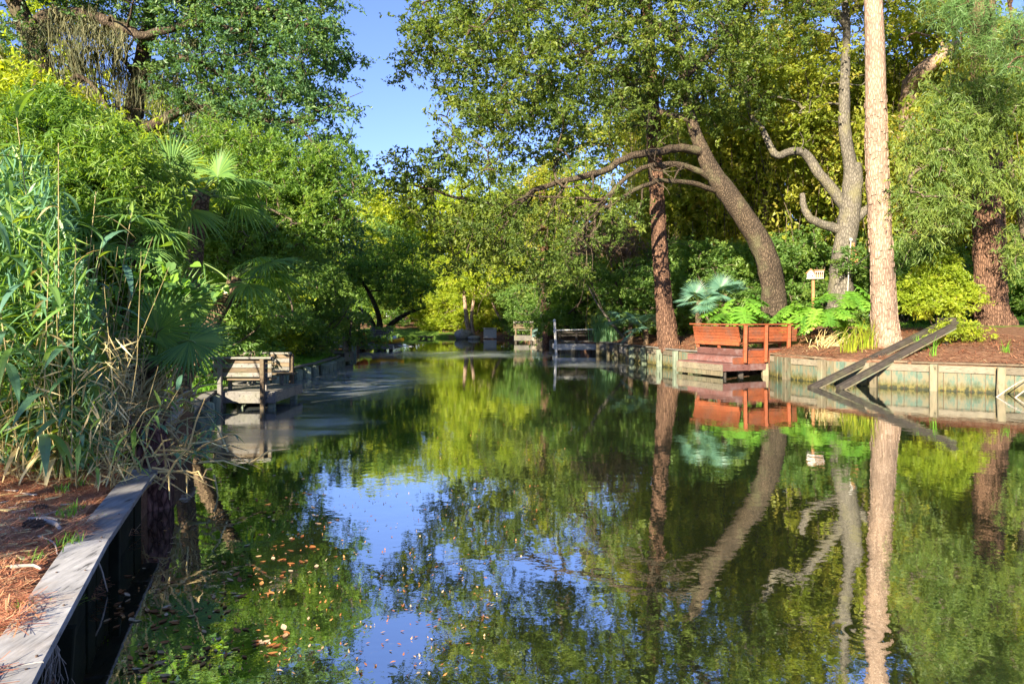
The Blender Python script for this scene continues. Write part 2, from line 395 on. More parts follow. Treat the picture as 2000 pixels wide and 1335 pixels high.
# ------------------------------------------------------------------ ground and water
#          x      y     edge z  rise  angle  grass
SHORE = [(3.2, -9, .42, .30, 195, 0), (0.5, -3, .42, .30, 192, 0), (-0.75, 0, .42, .30, 190, 0), (-1.94, 2.92, .42, .30, 186, 0), (-2.23, 3.63, .42, .30, 185, 0),
         (-2.77, 4.99, .42, .34, 184, 0), (-3.23, 6.38, .42, .40, 183, 0), (-3.75, 8, .42, .40, 182, 0), (-4.5, 10, .40, .40, 181, .1),
         (-5.4, 12.2, .36, .35, 180, .4), (-6.1, 14.2, .33, .15, 179, 1), (-6.5, 16.5, .33, .12, 178, 1), (-6.7, 20.9, .33, .12, 176, 1),
         (-6.5, 24.4, .33, .12, 174, 1), (-7.0, 29, .38, .2, 171, .6), (-7.9, 34, .45, .3, 168, .3), (-8.2, 37, .45, .3, 165, .2),
         (-8.6, 42, .40, .4, 160, .3), (-9.4, 50, .25, .6, 150, .8), (-10.5, 58, .2, .8, 130, 1), (-8, 63, .2, .8, 105, .8), (-3.5, 63.5, .2, .8, 85, .3), (0, 60.5, .25, .8, 60, .2),
         (1.2, 56, .3, .8, 40, .2), (1.8, 53, .35, .8, 32, .3), (2.1, 49, .4, .9, 29, .3), (3.2, 44, .45, .9, 27, .2), (4.2, 39, .55, .9, 26, .2),
         (4.6, 34, .62, .9, 25, .3), (5.1, 30.5, .66, 1.0, 25, .1), (6.2, 25.6, .68, 1.1, 25, 0), (7.4, 24.6, .70, 1.1, 25, 0), (8.4, 23.7, .70, 1.1, 25, 0), (8.42, 22.1, .70, 1.1, 25, 0), (9.1, 20.2, .70, 1.1, 25, 0),
         (10.2, 19.2, .70, 1.1, 25, 0), (11.1, 18.5, .70, 1.1, 24, 0), (12.5, 17.6, .70, 1.1, 24, 0), (15, 15.8, .70, 1.1, 24, 0),
         (20, 12, .7, 1.1, 23, 0), (26, 2, .7, 1.1, 22, 0), (28, -9, .7, 1.1, 21, 0)]
SHORE = [((p[0]-.14,)+p[1:]) if p[1] < 9 and p[0] < 5 else p for p in SHORE]
def resample(pl, step):
    pl = np.asarray(pl, float); seg = np.linalg.norm(np.diff(pl[:, :2], axis=0), axis=1); s = np.concatenate([[0], np.cumsum(seg)])
    n = max(2, int(round(s[-1]/step))+1); t = np.linspace(0, s[-1], n)
    return np.stack([np.interp(t, s, pl[:, k]) for k in range(pl.shape[1])], 1)
def build_ground():
    S = resample(SHORE, 0.4); rng = RNG(3)
    dist = np.array([0, 0, .12, .3, .55, .9, 1.3, 1.8, 2.4, 3.1, 4, 5, 6.5, 8.5, 11, 15, 21, 32, 60, 140, 400])
    n, k = len(S), len(dist); ang = np.radians(S[:, 4])
    V = np.zeros((n, k, 3)); G = np.zeros((n, k))
    for j, d in enumerate(dist):
        V[:, j, 0] = S[:, 0]+np.cos(ang)*d; V[:, j, 1] = S[:, 1]+np.sin(ang)*d
        tau = 5.5
        z = S[:, 2]+S[:, 3]*(1-math.exp(-d/tau))+0.012*min(d, 60)
        wob = 0.035*np.sin(V[:, j, 0]*2.1+1.3*np.sin(V[:, j, 1]*1.7))+0.03*np.sin(V[:, j, 1]*2.7+V[:, j, 0])+0.012*rng.normal(size=n)
        V[:, j, 2] = z+wob*min(1, d/0.6)
        g = S[:, 5]*np.clip(1.2-d/9, 0, 1)+np.clip((d-5)/3, 0, 1)*(V[:, j, 0] > 6)
        G[:, j] = np.clip(g, 0, 1)
    V[:, 0, 2] = -1.0
    i = np.arange(n-1)[:, None]*k; j = np.arange(k-1)[None, :]
    Q = np.stack([i+j, i+j+1, i+k+j+1, i+k+j], -1).reshape(-1, 4)
    me = mesh_data('ground', V.reshape(-1, 3), Q, None, True)
    a = me.attributes.new('grassy', 'FLOAT', 'POINT'); a.data.foreach_set('value', G.ravel().astype(np.float32))
    m, nt, out = mat_new('ground')
    p1 = noise(nt, geo_pos(nt), 9, 8, 0.7); p2 = noise(nt, geo_pos(nt), 1.1, 4, 0.6); p3 = noise(nt, geo_pos(nt), 60, 4, 0.7)
    f = math_(nt, 'ADD', math_(nt, 'MULTIPLY', p1, .6), math_(nt, 'MULTIPLY', p3, .4))
    st = ramp(nt, f, [(.30, (.055, .027, .018)), (.46, (.125, .064, .040)), (.60, (.20, .118, .075)), (.74, (.30, .215, .145))])
    gr = ramp(nt, f, [(.30, (.045, .095, .016)), (.7, (.12, .21, .03))])
    at = node(nt, 'ShaderNodeAttribute', attribute_name='grassy')
    gm = math_(nt, 'ADD', at.outputs['Fac'], math_(nt, 'MULTIPLY', math_(nt, 'SUBTRACT', p2, .5), 1.0))
    gf = ramp(nt, gm, [(.42, (0, 0, 0)), (.58, (1, 1, 1))])
    principled(nt, out, mix(nt, gf, st, gr), 0.95, bump(nt, f, .8, .03), .1)
    structure(put('ground', me, m))
    bv = BVHTree.FromPolygons([tuple(v) for v in V.reshape(-1, 3)], [tuple(q) for q in Q])
    return bv
BV = build_ground()
def gz(x, y):
    h = BV.ray_cast(Vector((x, y, 60)), Vector((0, 0, -1)))
    return h[0].z if h[0] is not None else 0.0
def GP(x, y): return np.array([x, y, gz(x, y)])

def water_mat():
    m, nt, out = mat_new('water')
    g = node(nt, 'ShaderNodeNewGeometry'); pos = g.outputs['Position']
    def ell(cx, cy, rx, ry):
        s = node(nt, 'ShaderNodeVectorMath', operation='SUBTRACT'); nt.links.new(wpos, s.inputs[0]); s.inputs[1].default_value = (cx, cy, 0)
        q = node(nt, 'ShaderNodeVectorMath', operation='MULTIPLY'); nt.links.new(s.outputs[0], q.inputs[0]); q.inputs[1].default_value = (1/rx, 1/ry, 0)
        l = node(nt, 'ShaderNodeVectorMath', operation='LENGTH'); nt.links.new(q.outputs[0], l.inputs[0])
        return ramp(nt, l.outputs['Value'], [(0.35, (1, 1, 1)), (1.08, (0, 0, 0))])
    wn_ = noise(nt, pos, 0.35, 4, 0.6, 'Color')
    ad = node(nt, 'ShaderNodeVectorMath', operation='MULTIPLY_ADD'); nt.links.new(wn_, ad.inputs[0]); ad.inputs[1].default_value = (3.0, 3.0, 0); 
    sb = node(nt, 'ShaderNodeVectorMath', operation='SUBTRACT'); nt.links.new(pos, sb.inputs[0]); sb.inputs[1].default_value = (1.5, 1.5, 0)
    nt.links.new(sb.outputs[0], ad.inputs[2]); wpos = ad.outputs[0]
    mask = None
    for e in ((-4.6, 21.5, 3.0, 9.5), (-2.5, 36, 7.5, 4.5), (-3.9, 12.5, 1.3, 3.0), (2.6, 29, 2.0, 3)):
        r = ell(*e); mask = r if mask is None else math_(nt, 'MAXIMUM', mask, r)
    st = ramp(nt, noise(nt, geo_pos(nt, (.5, 1.6, 1)), 1.3, 8, .7), [(.33, (.25,)*3), (.56, (1, 1, 1))])
    mask = math_(nt, 'MULTIPLY', mask, st)
    speck = ramp(nt, noise(nt, geo_pos(nt, (1, 1, 1)), 16, 5, .75), [(.62, (0, 0, 0)), (.72, (1, 1, 1))])
    film = math_(nt, 'ADD', math_(nt, 'MULTIPLY', mask, 0.34), math_(nt, 'MULTIPLY', speck, .10))
    # ripples: fine chop plus one ring where something has touched the surface
    n1 = noise(nt, geo_pos(nt, (1, 1, 1)), 2.2, 3, .5); n2 = noise(nt, geo_pos(nt, (1, 1, 1)), 9, 3, .5)
    ring = node(nt, 'ShaderNodeVectorMath', operation='DISTANCE'); nt.links.new(pos, ring.inputs[0]); ring.inputs[1].default_value = (2.13, 4.36, 0)
    rw = math_(nt, 'SINE', math_(nt, 'MULTIPLY', ring.outputs['Value'], 70.0))
    rf = ramp(nt, ring.outputs['Value'], [(0.05, (1, 1, 1)), (0.36, (0, 0, 0))])
    h = math_(nt, 'ADD', math_(nt, 'MULTIPLY', n1, .0021), math_(nt, 'MULTIPLY', n2, .0005))
    h = math_(nt, 'ADD', h, math_(nt, 'MULTIPLY', math_(nt, 'MULTIPLY', rw, rf), .00018))
    nb = bump(nt, h, 1.0, 1.0)
    fr = node(nt, 'ShaderNodeFresnel'); fr.inputs['IOR'].default_value = 3.4; nt.links.new(nb, fr.inputs['Normal'])
    gl = node(nt, 'ShaderNodeBsdfGlossy'); gl.inputs['Color'].default_value = (.92, .95, .97, 1); nt.links.new(nb, gl.inputs['Normal'])
    rg = math_(nt, 'ADD', math_(nt, 'MULTIPLY', mask, .22), .014); nt.links.new(rg, gl.inputs['Roughness'])
    df = node(nt, 'ShaderNodeBsdfDiffuse'); df.inputs['Color'].default_value = (.014, .019, .008, 1)
    fd = node(nt, 'ShaderNodeBsdfDiffuse'); fc = mix(nt, speck, (.25, .28, .31), (.38, .38, .30)); nt.links.new(fc, fd.inputs['Color'])
    ff = math_(nt, 'ADD', math_(nt, 'MULTIPLY', fr.outputs[0], .55), .45); s1 = node(nt, 'ShaderNodeMixShader'); nt.links.new(ff, s1.inputs[0]); nt.links.new(df.outputs[0], s1.inputs[1]); nt.links.new(gl.outputs[0], s1.inputs[2])
    s2 = node(nt, 'ShaderNodeMixShader'); nt.links.new(film, s2.inputs[0]); nt.links.new(s1.outputs[0], s2.inputs[1]); nt.links.new(fd.outputs[0], s2.inputs[2])
    nt.links.new(s2.outputs[0], out.inputs[0]); return m
wm = MB(); wm.add([(-60, -60, 0), (90, -60, 0), (90, 75, 0), (-60, 75, 0)], [[0, 1, 2, 3]])
structure(obj('water', wm, water_mat()))

# ------------------------------------------------------------------ bulkheads
def bulkhead(path, z, label, rng, side=1, post_sp=1.45, post='square', pw=.15, board=.28, cap_w=.26, cap_l=2.4, mats=('post_wood', 'pale_wood', 'plank_wood'),
             wale=True, cap_t=.045, cap_in=.07, depth=-.5, wale_h=.17, sheet='bulkhead_board', nails=False):
    """posts in front, vertical boards behind, a wale between posts and cap planks on top; water lies to the right of the path when side=1"""
    path = np.asarray(path, float); base = (*path[0], 0)
    t = thing('bulkhead', base, label, 'bulkhead')
    def off(pl, d):
        T = np.gradient(pl, axis=0); T = nrm(T); N = np.stack([T[:, 1], -T[:, 0]], 1)*side; return pl+N*d
    S = resample(path, 0.1); L = len(S)
    front = off(S, .0)
    step = max(1, int(round(board/0.1)))
    for i in range(0, L-step, step):
        a, b = front[i], front[min(i+step, L-1)]; o = rng.normal()*.006
        nrm2 = nrm(np.array([b[1]-a[1], -(b[0]-a[0])]))*side
        m = MB(); mid = (a+b)/2+nrm2*(o+.002); w = np.linalg.norm(b-a)*.97
        dirv = nrm(np.append(b-a, 0))
        beam(m, (*mid, depth), (*mid, z-.03), .04, w, dirv, rng.random())
        obj('board', m, M[sheet], t)
    ps = int(round(post_sp/0.1)); posts = list(range(2, L-1, ps))
    pf = off(S, .045+pw/2)
    for i in posts:
        p = pf[i]; tilt = rng.normal(size=2)*.03
        m = MB(); top = z-.012+rng.normal()*.006
        if post == 'square':
            beam(m, (*p, depth), (*(p+tilt), top), pw, pw*.9, (*nrm(S[min(i+1, L-1)]-S[i-1]), 0), rng.random(), .98)
        else:
            tube(m, [(*p, depth), (*(p+tilt*.5), z*.5), (*(p+tilt), top-.02), (*(p+tilt), top)], [pw*.55, pw*.53, pw*.52, pw*.44], 10, rng.random())
        obj('post', m, M[mats[0]], t)
    if wale:
        wf = off(S, .045)
        for a, b in zip(posts[:-1], posts[1:]):
            ga, gb = wf[a], wf[b]; u = nrm(gb-ga)*pw*.52
            plank('wale', (*(ga+u), z-.04-wale_h/2), (*(gb-u), z-.04-wale_h/2), .045, wale_h, M[mats[1]], t, R=rng.random())
    cs = int(cap_l/0.1); cf = off(S, -cap_in)+rng.normal(size=(1, 2))*.01
    for i in range(0, L-1, cs):
        j = min(i+cs, L-1)
        if j-i < 3: continue
        a, b = cf[i], cf[j]; u = nrm(b-a)*.007; o = rng.normal(size=2)*.014
        plank('cap_plank', (*(a+u+o), z+cap_t/2+.002), (*(b-u+o*-.5), z+cap_t/2+.006+abs(rng.normal())*.006), cap_w, cap_t, M[mats[2]], t, R=rng.random())
        if nails:
            d_ = nrm(b-a); n_ = np.array([d_[1], -d_[0]])
            for f in (.03, .35, .66, .97):
                for w_ in (-.3, .3):
                    c = a+(b-a)*f+n_*cap_w*w_+rng.normal(size=2)*.008; zz = z+cap_t+.010
                    m = MB(); tube(m, [(*c, zz-.012), (*c, zz)], [.007, .006], 7); obj('nail', m, M['cone'], t)
    return t
def shore_part(i0, i1): return [(p[0], p[1]) for p in SHORE[i0:i1+1]]
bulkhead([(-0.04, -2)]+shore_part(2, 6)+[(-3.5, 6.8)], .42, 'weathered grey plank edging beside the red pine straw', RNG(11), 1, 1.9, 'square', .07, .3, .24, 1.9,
         ('shade_dark_wood', 'shade_dark_wood', 'plank_wood'), False, .04, -.03, -.5, .17, 'shade_dark_wood', True)
bulkhead([(-5.0, 11.1), (-5.4, 12.2), (-6.1, 14.2), (-6.2, 14.9)], .31, 'short grey timber edging leading up to the wooden dock with facing benches', RNG(12), 1, 1.1, 'round', .2, .3, .2, 2.0, ('green_post', 'grey_wood', 'grey_wood'))
bulkhead([(-6.45, 16.7), (-6.7, 20.9), (-6.5, 24.4), (-6.9, 28.6)], .31, 'low edging of round posts under a pale cap along the green lawn', RNG(13), 1, .78, 'round', .26, .35, .22, 2.4, ('green_post', 'brown_wood', 'grey_wood'))
bulkhead([(-7.15, 30.4), (-7.9, 34), (-8.2, 37)], .55, 'tall bulkhead with pale blue-green boards behind the small railed landing', RNG(14), 1, 1.2, 'square', .18, .35, .3, 2.4, ('green_post', 'grey_wood', 'grey_wood'))
bulkhead([(1.8, 53), (2.1, 49), (3.2, 44), (3.9, 40.5)], .40, 'low pale edging of stubby round posts beyond the white railed dock', RNG(15), 1, .9, 'round', .4, .5, .3, 2.4, ('pale_wood', 'pale_wood', 'grey_wood'), False)
bulkhead([(4.3, 35.6), (4.6, 34), (5.1, 30.5)], .62, 'grey timber bulkhead between the tall blue-green grass and the corner pile', RNG(16), 1, 1.6, 'square', .16, .4, .3, 2.4, ('post_wood', 'grey_wood', 'grey_wood'), True, .05, .07, -.5, .3)
bulkhead([(5.1, 30.4), (6.2, 25.6), (6.6, 24.9)], .66, 'shaded green-stained bulkhead below the pine straw bank, ending at the red deck', RNG(17), 1, 1.35, 'square', .18, .28, .28, 2.4, ('green_post', 'pale_wood', 'grey_wood'))
bulkhead([(8.36, 23.4), (8.36, 22.1), (9.1, 20.2), (10.2, 19.2), (11.1, 18.5), (12.5, 17.6), (15, 15.8), (18, 13.5)], .68, 'sunlit bulkhead with pale wales and copper-green boards behind the ramp rails', RNG(18), 1, 1.42, 'square', .2, .28, .28, 2.6, ('post_wood', 'pale_wood', 'brown_wood'))

# ------------------------------------------------------------------ docks
def bench_back(t, a, b, zs, mat, rng, w=.14, th=.03, lean=(0, 0)):
    for k, z in enumerate(zs):
        o = np.array([lean[0]*k, lean[1]*k, 0]); plank('backrest_board', np.array([*a, z])+o, np.array([*b, z])+o, th, w, mat, t, R=rng.random())
def lbox(t, name, a, b, w, th, mat, rng, up=(0, 0, 1)): return plank(name, a, b, w, th, mat, t, up, rng.random())

def left_dock():
    rng = RNG(21); W = M['grey_wood']; B = M['brown_wood']
    t = thing('dock', (-5.7, 15.7, 0), 'weathered grey dock with two facing wooden benches beside the lawn', 'dock')
    x0, x1, y0, y1, z = -6.35, -4.92, 14.95, 16.65, .33
    n = 11
    for i in range(n):
        y = y0+(i+.5)*(y1-y0)/n; plank('deck_board', (x0, y, z), (x1+rng.normal()*.012, y, z), (y1-y0)/n*.95, .04, W, t, R=rng.random())
    for y in (y0-.025, y1+.025): plank('fascia_board', (x0+.1, y, z-.11), (x1, y, z-.11), .04, .22, W, t, R=rng.random())
    plank('fascia_board', (x1+.02, y0-.045, z-.09), (x1+.02, y1+.045, z-.09), .04, .2, M['pale_wood'], t, R=.9)
    for y in (y0+.1, y1-.1):
        for x in (x0+.25, x1-.12): plank('pile', (x, y, -.8), (x, y, z-.03), .14, .14, M['green_post'], t, (1, 0, 0), rng.random())
    for y, lbl in ((y0-.09, 1), (y1+.09, -1)):
        sx = 0 if lbl == 1 else .02
        for x in (-6.05, -5.17):
            plank('bench_post', (x+sx, y, -.02 if lbl == 1 else .1), (x+sx, y-.02*lbl, 1.03), .09, .085, B if x > -5.5 else W, t, (1, 0, 0), rng.random())
        for k in range(4):
            plank('backrest_board', (-6.22+sx, y+.06*lbl, .70+k*.095), (-5.0+sx-(0 if lbl == 1 else .2), y+.06*lbl, .70+k*.095), .03, .088, B if k % 2 else W, t, R=rng.random())
        plank('top_rail', (-6.26+sx, y+.01*lbl, 1.055), (-4.98+sx-(0 if lbl == 1 else .2), y+.01*lbl, 1.055), .15, .04, W, t, R=.8)
        for k in range(3): plank('seat_board', (-6.2+sx, y+(.14+k*.125)*lbl, .60), (-5.02+sx, y+(.14+k*.125)*lbl, .60), .115, .035, B, t, R=rng.random())
        for x in (-6.0, -5.25): plank('seat_leg', (x, y+.4*lbl, z), (x, y+.4*lbl, .58), .07, .07, W, t, (1, 0, 0), rng.random())
left_dock()

def railed_landing():
    rng = RNG(22); W = M['grey_wood']; B = M['pale_wood']
    t = thing('landing', (-7.3, 29.6, 0), 'small dark landing with upright picket railings at the end of the lawn edging', 'dock')
    x0, x1, y0, y1, z = -8.0, -6.75, 28.9, 30.3, .42
    for i in range(8):
        y = y0+(i+.5)*(y1-y0)/8; plank('deck_board', (x0, y, z), (x1, y, z), (y1-y0)/8*.95, .04, W, t, R=rng.random())
    plank('fascia_board', (x0, y0-.03, z-.16), (x1, y0-.03, z-.16), .04, .32, M['dark_timber'], t)
    plank('fascia_board', (x1+.03, y0-.05, z-.16), (x1+.03, y1, z-.16), .04, .34, W, t, R=.7)
    for (a, b) in (((x0+.1, y0+.06), (x1-.5, y0+.06)), ((x1-.06, y0+.1), (x1-.06, y1-.1))):
        a = np.array(a); b = np.array(b)
        plank('top_rail', (*a, 1.06), (*b, 1.06), .12, .045, B, t, R=.7); plank('bottom_rail', (*a, .56), (*b, .56), .05, .06, B, t)
        for k in range(5):
            p = a+(b-a)*(k+.5)/5; plank('picket', (*p, .44), (*p, 1.03), .05, .035, B, t, (1, 0, 0), rng.random())
        for p in (a, b): plank('post', (*p, .1), (*p, 1.04), .09, .09, B, t, (1, 0, 0), rng.random())
    plank('notice_board', (-7.75, 29.35, .92), (-7.15, 29.35, .92), .03, .34, M['white_wood'], t)
    for x in (x0+.15, x1-.1): plank('pile', (x, y0+.1, -.7), (x, y0+.1, z-.03), .16, .16, M['dark_timber'], t, (1, 0, 0))
railed_landing()

def shaded_dock():
    rng = RNG(23); W = M['grey_wood']
    t = thing('dock', (-8.0, 40.5, 0), 'low grey dock with slatted bench in the shade of the leaning oak', 'dock')
    x0, x1, y0, y1, z = -8.6, -6.5, 39.4, 42.0, .34
    for i in range(9):
        y = y0+(i+.5)*(y1-y0)/9; plank('deck_board', (x0, y, z), (x1, y, z), (y1-y0)/9*.95, .05, W, t, R=rng.random())
    plank('fascia_board', (x0, y0-.03, z-.13), (x1, y0-.03, z-.13), .05, .22, W, t, R=.6); plank('fascia_board', (x1+.03, y0, z-.13), (x1+.03, y1, z-.13), .05, .22, W, t)
    for x in (x0+.2, x1-.2): plank('pile', (x, y0+.2, -.7), (x, y0+.2, z-.03), .18, .18, M['dark_timber'], t, (1, 0, 0))
    for k in range(4): plank('backrest_board', (-8.25, 41.7, .80+k*.14), (-6.9, 41.7, .80+k*.14), .03, .10, W, t, R=rng.random())
    for x in (-8.1, -7.05): plank('bench_post', (x, 41.74, z), (x, 41.74, 1.32), .09, .09, W, t, (1, 0, 0))
    for k in range(3): plank('seat_board', (-8.2, 41.25+k*.14, .74), (-6.95, 41.25+k*.14, .74), .13, .04, W, t, R=rng.random())
    # gangplank
    g = thing('gangplank', (-6.4, 40.6, .2), 'pale thin plank sticking out over the water from the low shaded dock', 'plank')
    plank('board', (-6.44, 40.6, .24), (-5.6, 40.4, .20), .3, .05, M['white_wood'], g)
shaded_dock()

def hull(name, c, L, W, Hh, mat, label, cat, rot):
    m = MB(); n, k = 15, 9; V = np.zeros((n, k, 3))
    for i in range(n):
        s = i/(n-1)*2-1; w = W*(1-abs(s)**2.4)*.5+.01; up = .55*abs(s)**3*Hh
        for j in range(k):
            a = math.pi*j/(k-1); V[i, j] = (s*L/2, -math.cos(a)*w, up+Hh*(1-math.sin(a)**.8)*(0.9))
    i = np.arange(n-1)[:, None]*k; j = np.arange(k-1)[None]
    Q = np.stack([i+j, i+k+j, i+k+j+1, i+j+1], -1).reshape(-1, 4)
    t = thing(name, c, label, cat); t.rotation_euler = (0, 0, rot)
    a = mesh_data('hull', V.reshape(-1, 3), Q, None, True); put('hull', a, M[mat], t)
    D = []
    for s in np.linspace(-.86, .86, 9):
        w = W*(1-abs(s)**2.4)*.5; up = .55*abs(s)**3*Hh+Hh*.82; D += [(s*L/2, -w, up), (s*L/2, 0, up+.05*(1 if abs(s) > .35 else -1.6)), (s*L/2, w, up)]
    q = [[3*i+j, 3*i+3+j, 3*i+4+j, 3*i+1+j] for i in range(8) for j in range(2)]
    put('deck', mesh_data('deck', np.array(D), np.array(q), None, True), M[mat], t)
hull('kayak', (-6.95, 39.8, .37), 1.9, .62, .26, 'yellow_plastic', 'yellow kayak lying on the low shaded dock', 'kayak', .25)
hull('dinghy', (-7.0, 40.9, .37), 1.3, .6, .34, 'blue_white_plastic', 'small pale blue dinghy tucked behind the yellow kayak', 'dinghy', .9)

def float_ball(c, r, label):
    t = thing('mooring_float', c, label, 'float'); m = MB(); n = 14
    a = np.linspace(-math.pi/2, math.pi/2, n); pts = np.stack([np.zeros(n), np.zeros(n), np.sin(a)*r*1.08], 1)+np.array(c)
    tube(m, pts, np.maximum(np.cos(a)*r, .002), 20, .5, False); obj('ball', m, M['orange_plastic'], t, True)
    m = MB(); tube(m, [np.array(c)+(0, 0, r), np.array(c)+(0, 0, r+.07), np.array(c)+(0.02, 0, r+.14)], [.05, .04, .03], 8); obj('eyelet', m, M['orange_plastic'], t, True)
    m = MB(); tube(m, [np.array(c)+(0, 0, r+.12), np.array(c)+(-.05, .02, r+.5), np.array(c)+(-.15, .05, r+1.6)], .012, 5); obj('rope', m, M['rope'], t)
float_ball(tuple(P(701, 658, 39)), .24, 'round orange mooring float hanging higher, beside the lawn-side foliage')
float_ball(tuple(P(711, 663, 38.6)), .25, 'round orange mooring float hanging lower, beside the slatted bench')

def white_dock():
    rng = RNG(24); Wh = M['white_wood']; G = M['grey_wood']; D = M['dark_timber']
    t = thing('dock', (3.2, 37, 0), 'dock with white rails and a tall white corner post on the far right bank', 'dock')
    x0, x1, y0, y1, z = 2.25, 4.3, 36.6, 38.6, .42
    for i in range(9):
        y = y0+(i+.5)*(y1-y0)/9; plank('deck_board', (x0, y, z), (x1, y, z), (y1-y0)/9*.95, .05, G, t, R=rng.random())
    plank('fascia_board', (x0, y0-.04, z-.1), (x1, y0-.04, z-.1), .05, .24, Wh, t, R=.3); plank('deck_edge', (x0, y0-.07, z+.045), (x1, y0-.07, z+.045), .10, .04, Wh, t); plank('fascia_board', (x0-.04, y0-.06, z-.1), (x0-.04, y1, z-.1), .05, .24, Wh, t)
    for x in (x0+.1, 3.3, x1-.1): plank('pile', (x, y0+.1, -.7), (x, y0+.1, z-.03), .16, .16, D, t, (1, 0, 0))
    p = plank('corner_post', (x0+.02, y0-.12, -.4), (x0-.08, y0-.1, 1.62), .13, .12, Wh, t, (1, 0, 0))
    m = MB(); c = np.array([x0-.085, y0-.1, 1.68]); a = np.linspace(-1.45, 1.45, 8); tube(m, c+np.stack([0*a, 0*a, np.sin(a)*.085], 1), np.cos(a)*.085, 10); obj('finial', m, Wh, p, True)
    plank('top_rail', (x0-.05, y0-.02, 1.20), (x1, y0+.25, 1.24), .16, .05, Wh, t)
    for zz in (1.07, .92): plank('side_rail', (x0, y0-.02, zz), (x1, y0+.25, zz+.03), .04, .10, D, t, R=rng.random())
    for x, y in ((x0+.18, y0), (3.3, y0+.12)): plank('rail_post', (x, y, .2), (x, y, 1.18), .11, .11, D, t, (1, 0, 0), rng.random())
    plank('seat_board', (x0+.2, y0+.32, .62), (x1, y0+.5, .62), .34, .05, G, t)
    plank('side_rail', (x0, y0, 1.1), (x0, y1, 1.1), .05, .12, Wh, t)
white_dock()

def far_dock():
    rng = RNG(25); G = M['grey_wood']
    t = thing('dock', (.9, 52, 0), 'small far grey dock with one plank bench beside the dark tree gap', 'dock')
    x0, x1, y0, y1, z = .15, 1.5, 51.3, 53.2, .50
    for i in range(7):
        y = y0+(i+.5)*(y1-y0)/7; plank('deck_board', (x0, y, z), (x1, y, z), (y1-y0)/7*.95, .05, G, t, R=rng.random())
    plank('fascia_board', (x0, y0-.04, z-.17), (x1, y0-.04, z-.17), .05, .34, G, t, R=.1)
    for x in (x0+.12, x1-.12):
        plank('pile', (x, y0+.1, -.7), (x, y0+.1, z-.03), .16, .16, M['dark_timber'], t, (1, 0, 0)); plank('bench_post', (x, y0+.02, .3), (x, y0+.02, 1.5), .10, .10, M['brown_wood'], t, (1, 0, 0))
    for k, zz in enumerate((1.48, 1.27, 1.1)): plank('backrest_board', (x0-.05, y0-.05, zz), (x1+.05, y0-.05, zz), .04, .15, M['brown_wood'] if k else G, t, R=rng.random())
    plank('seat_board', (x0, y0+.35, .92), (x1, y0+.35, .92), .4, .05, G, t)
far_dock()

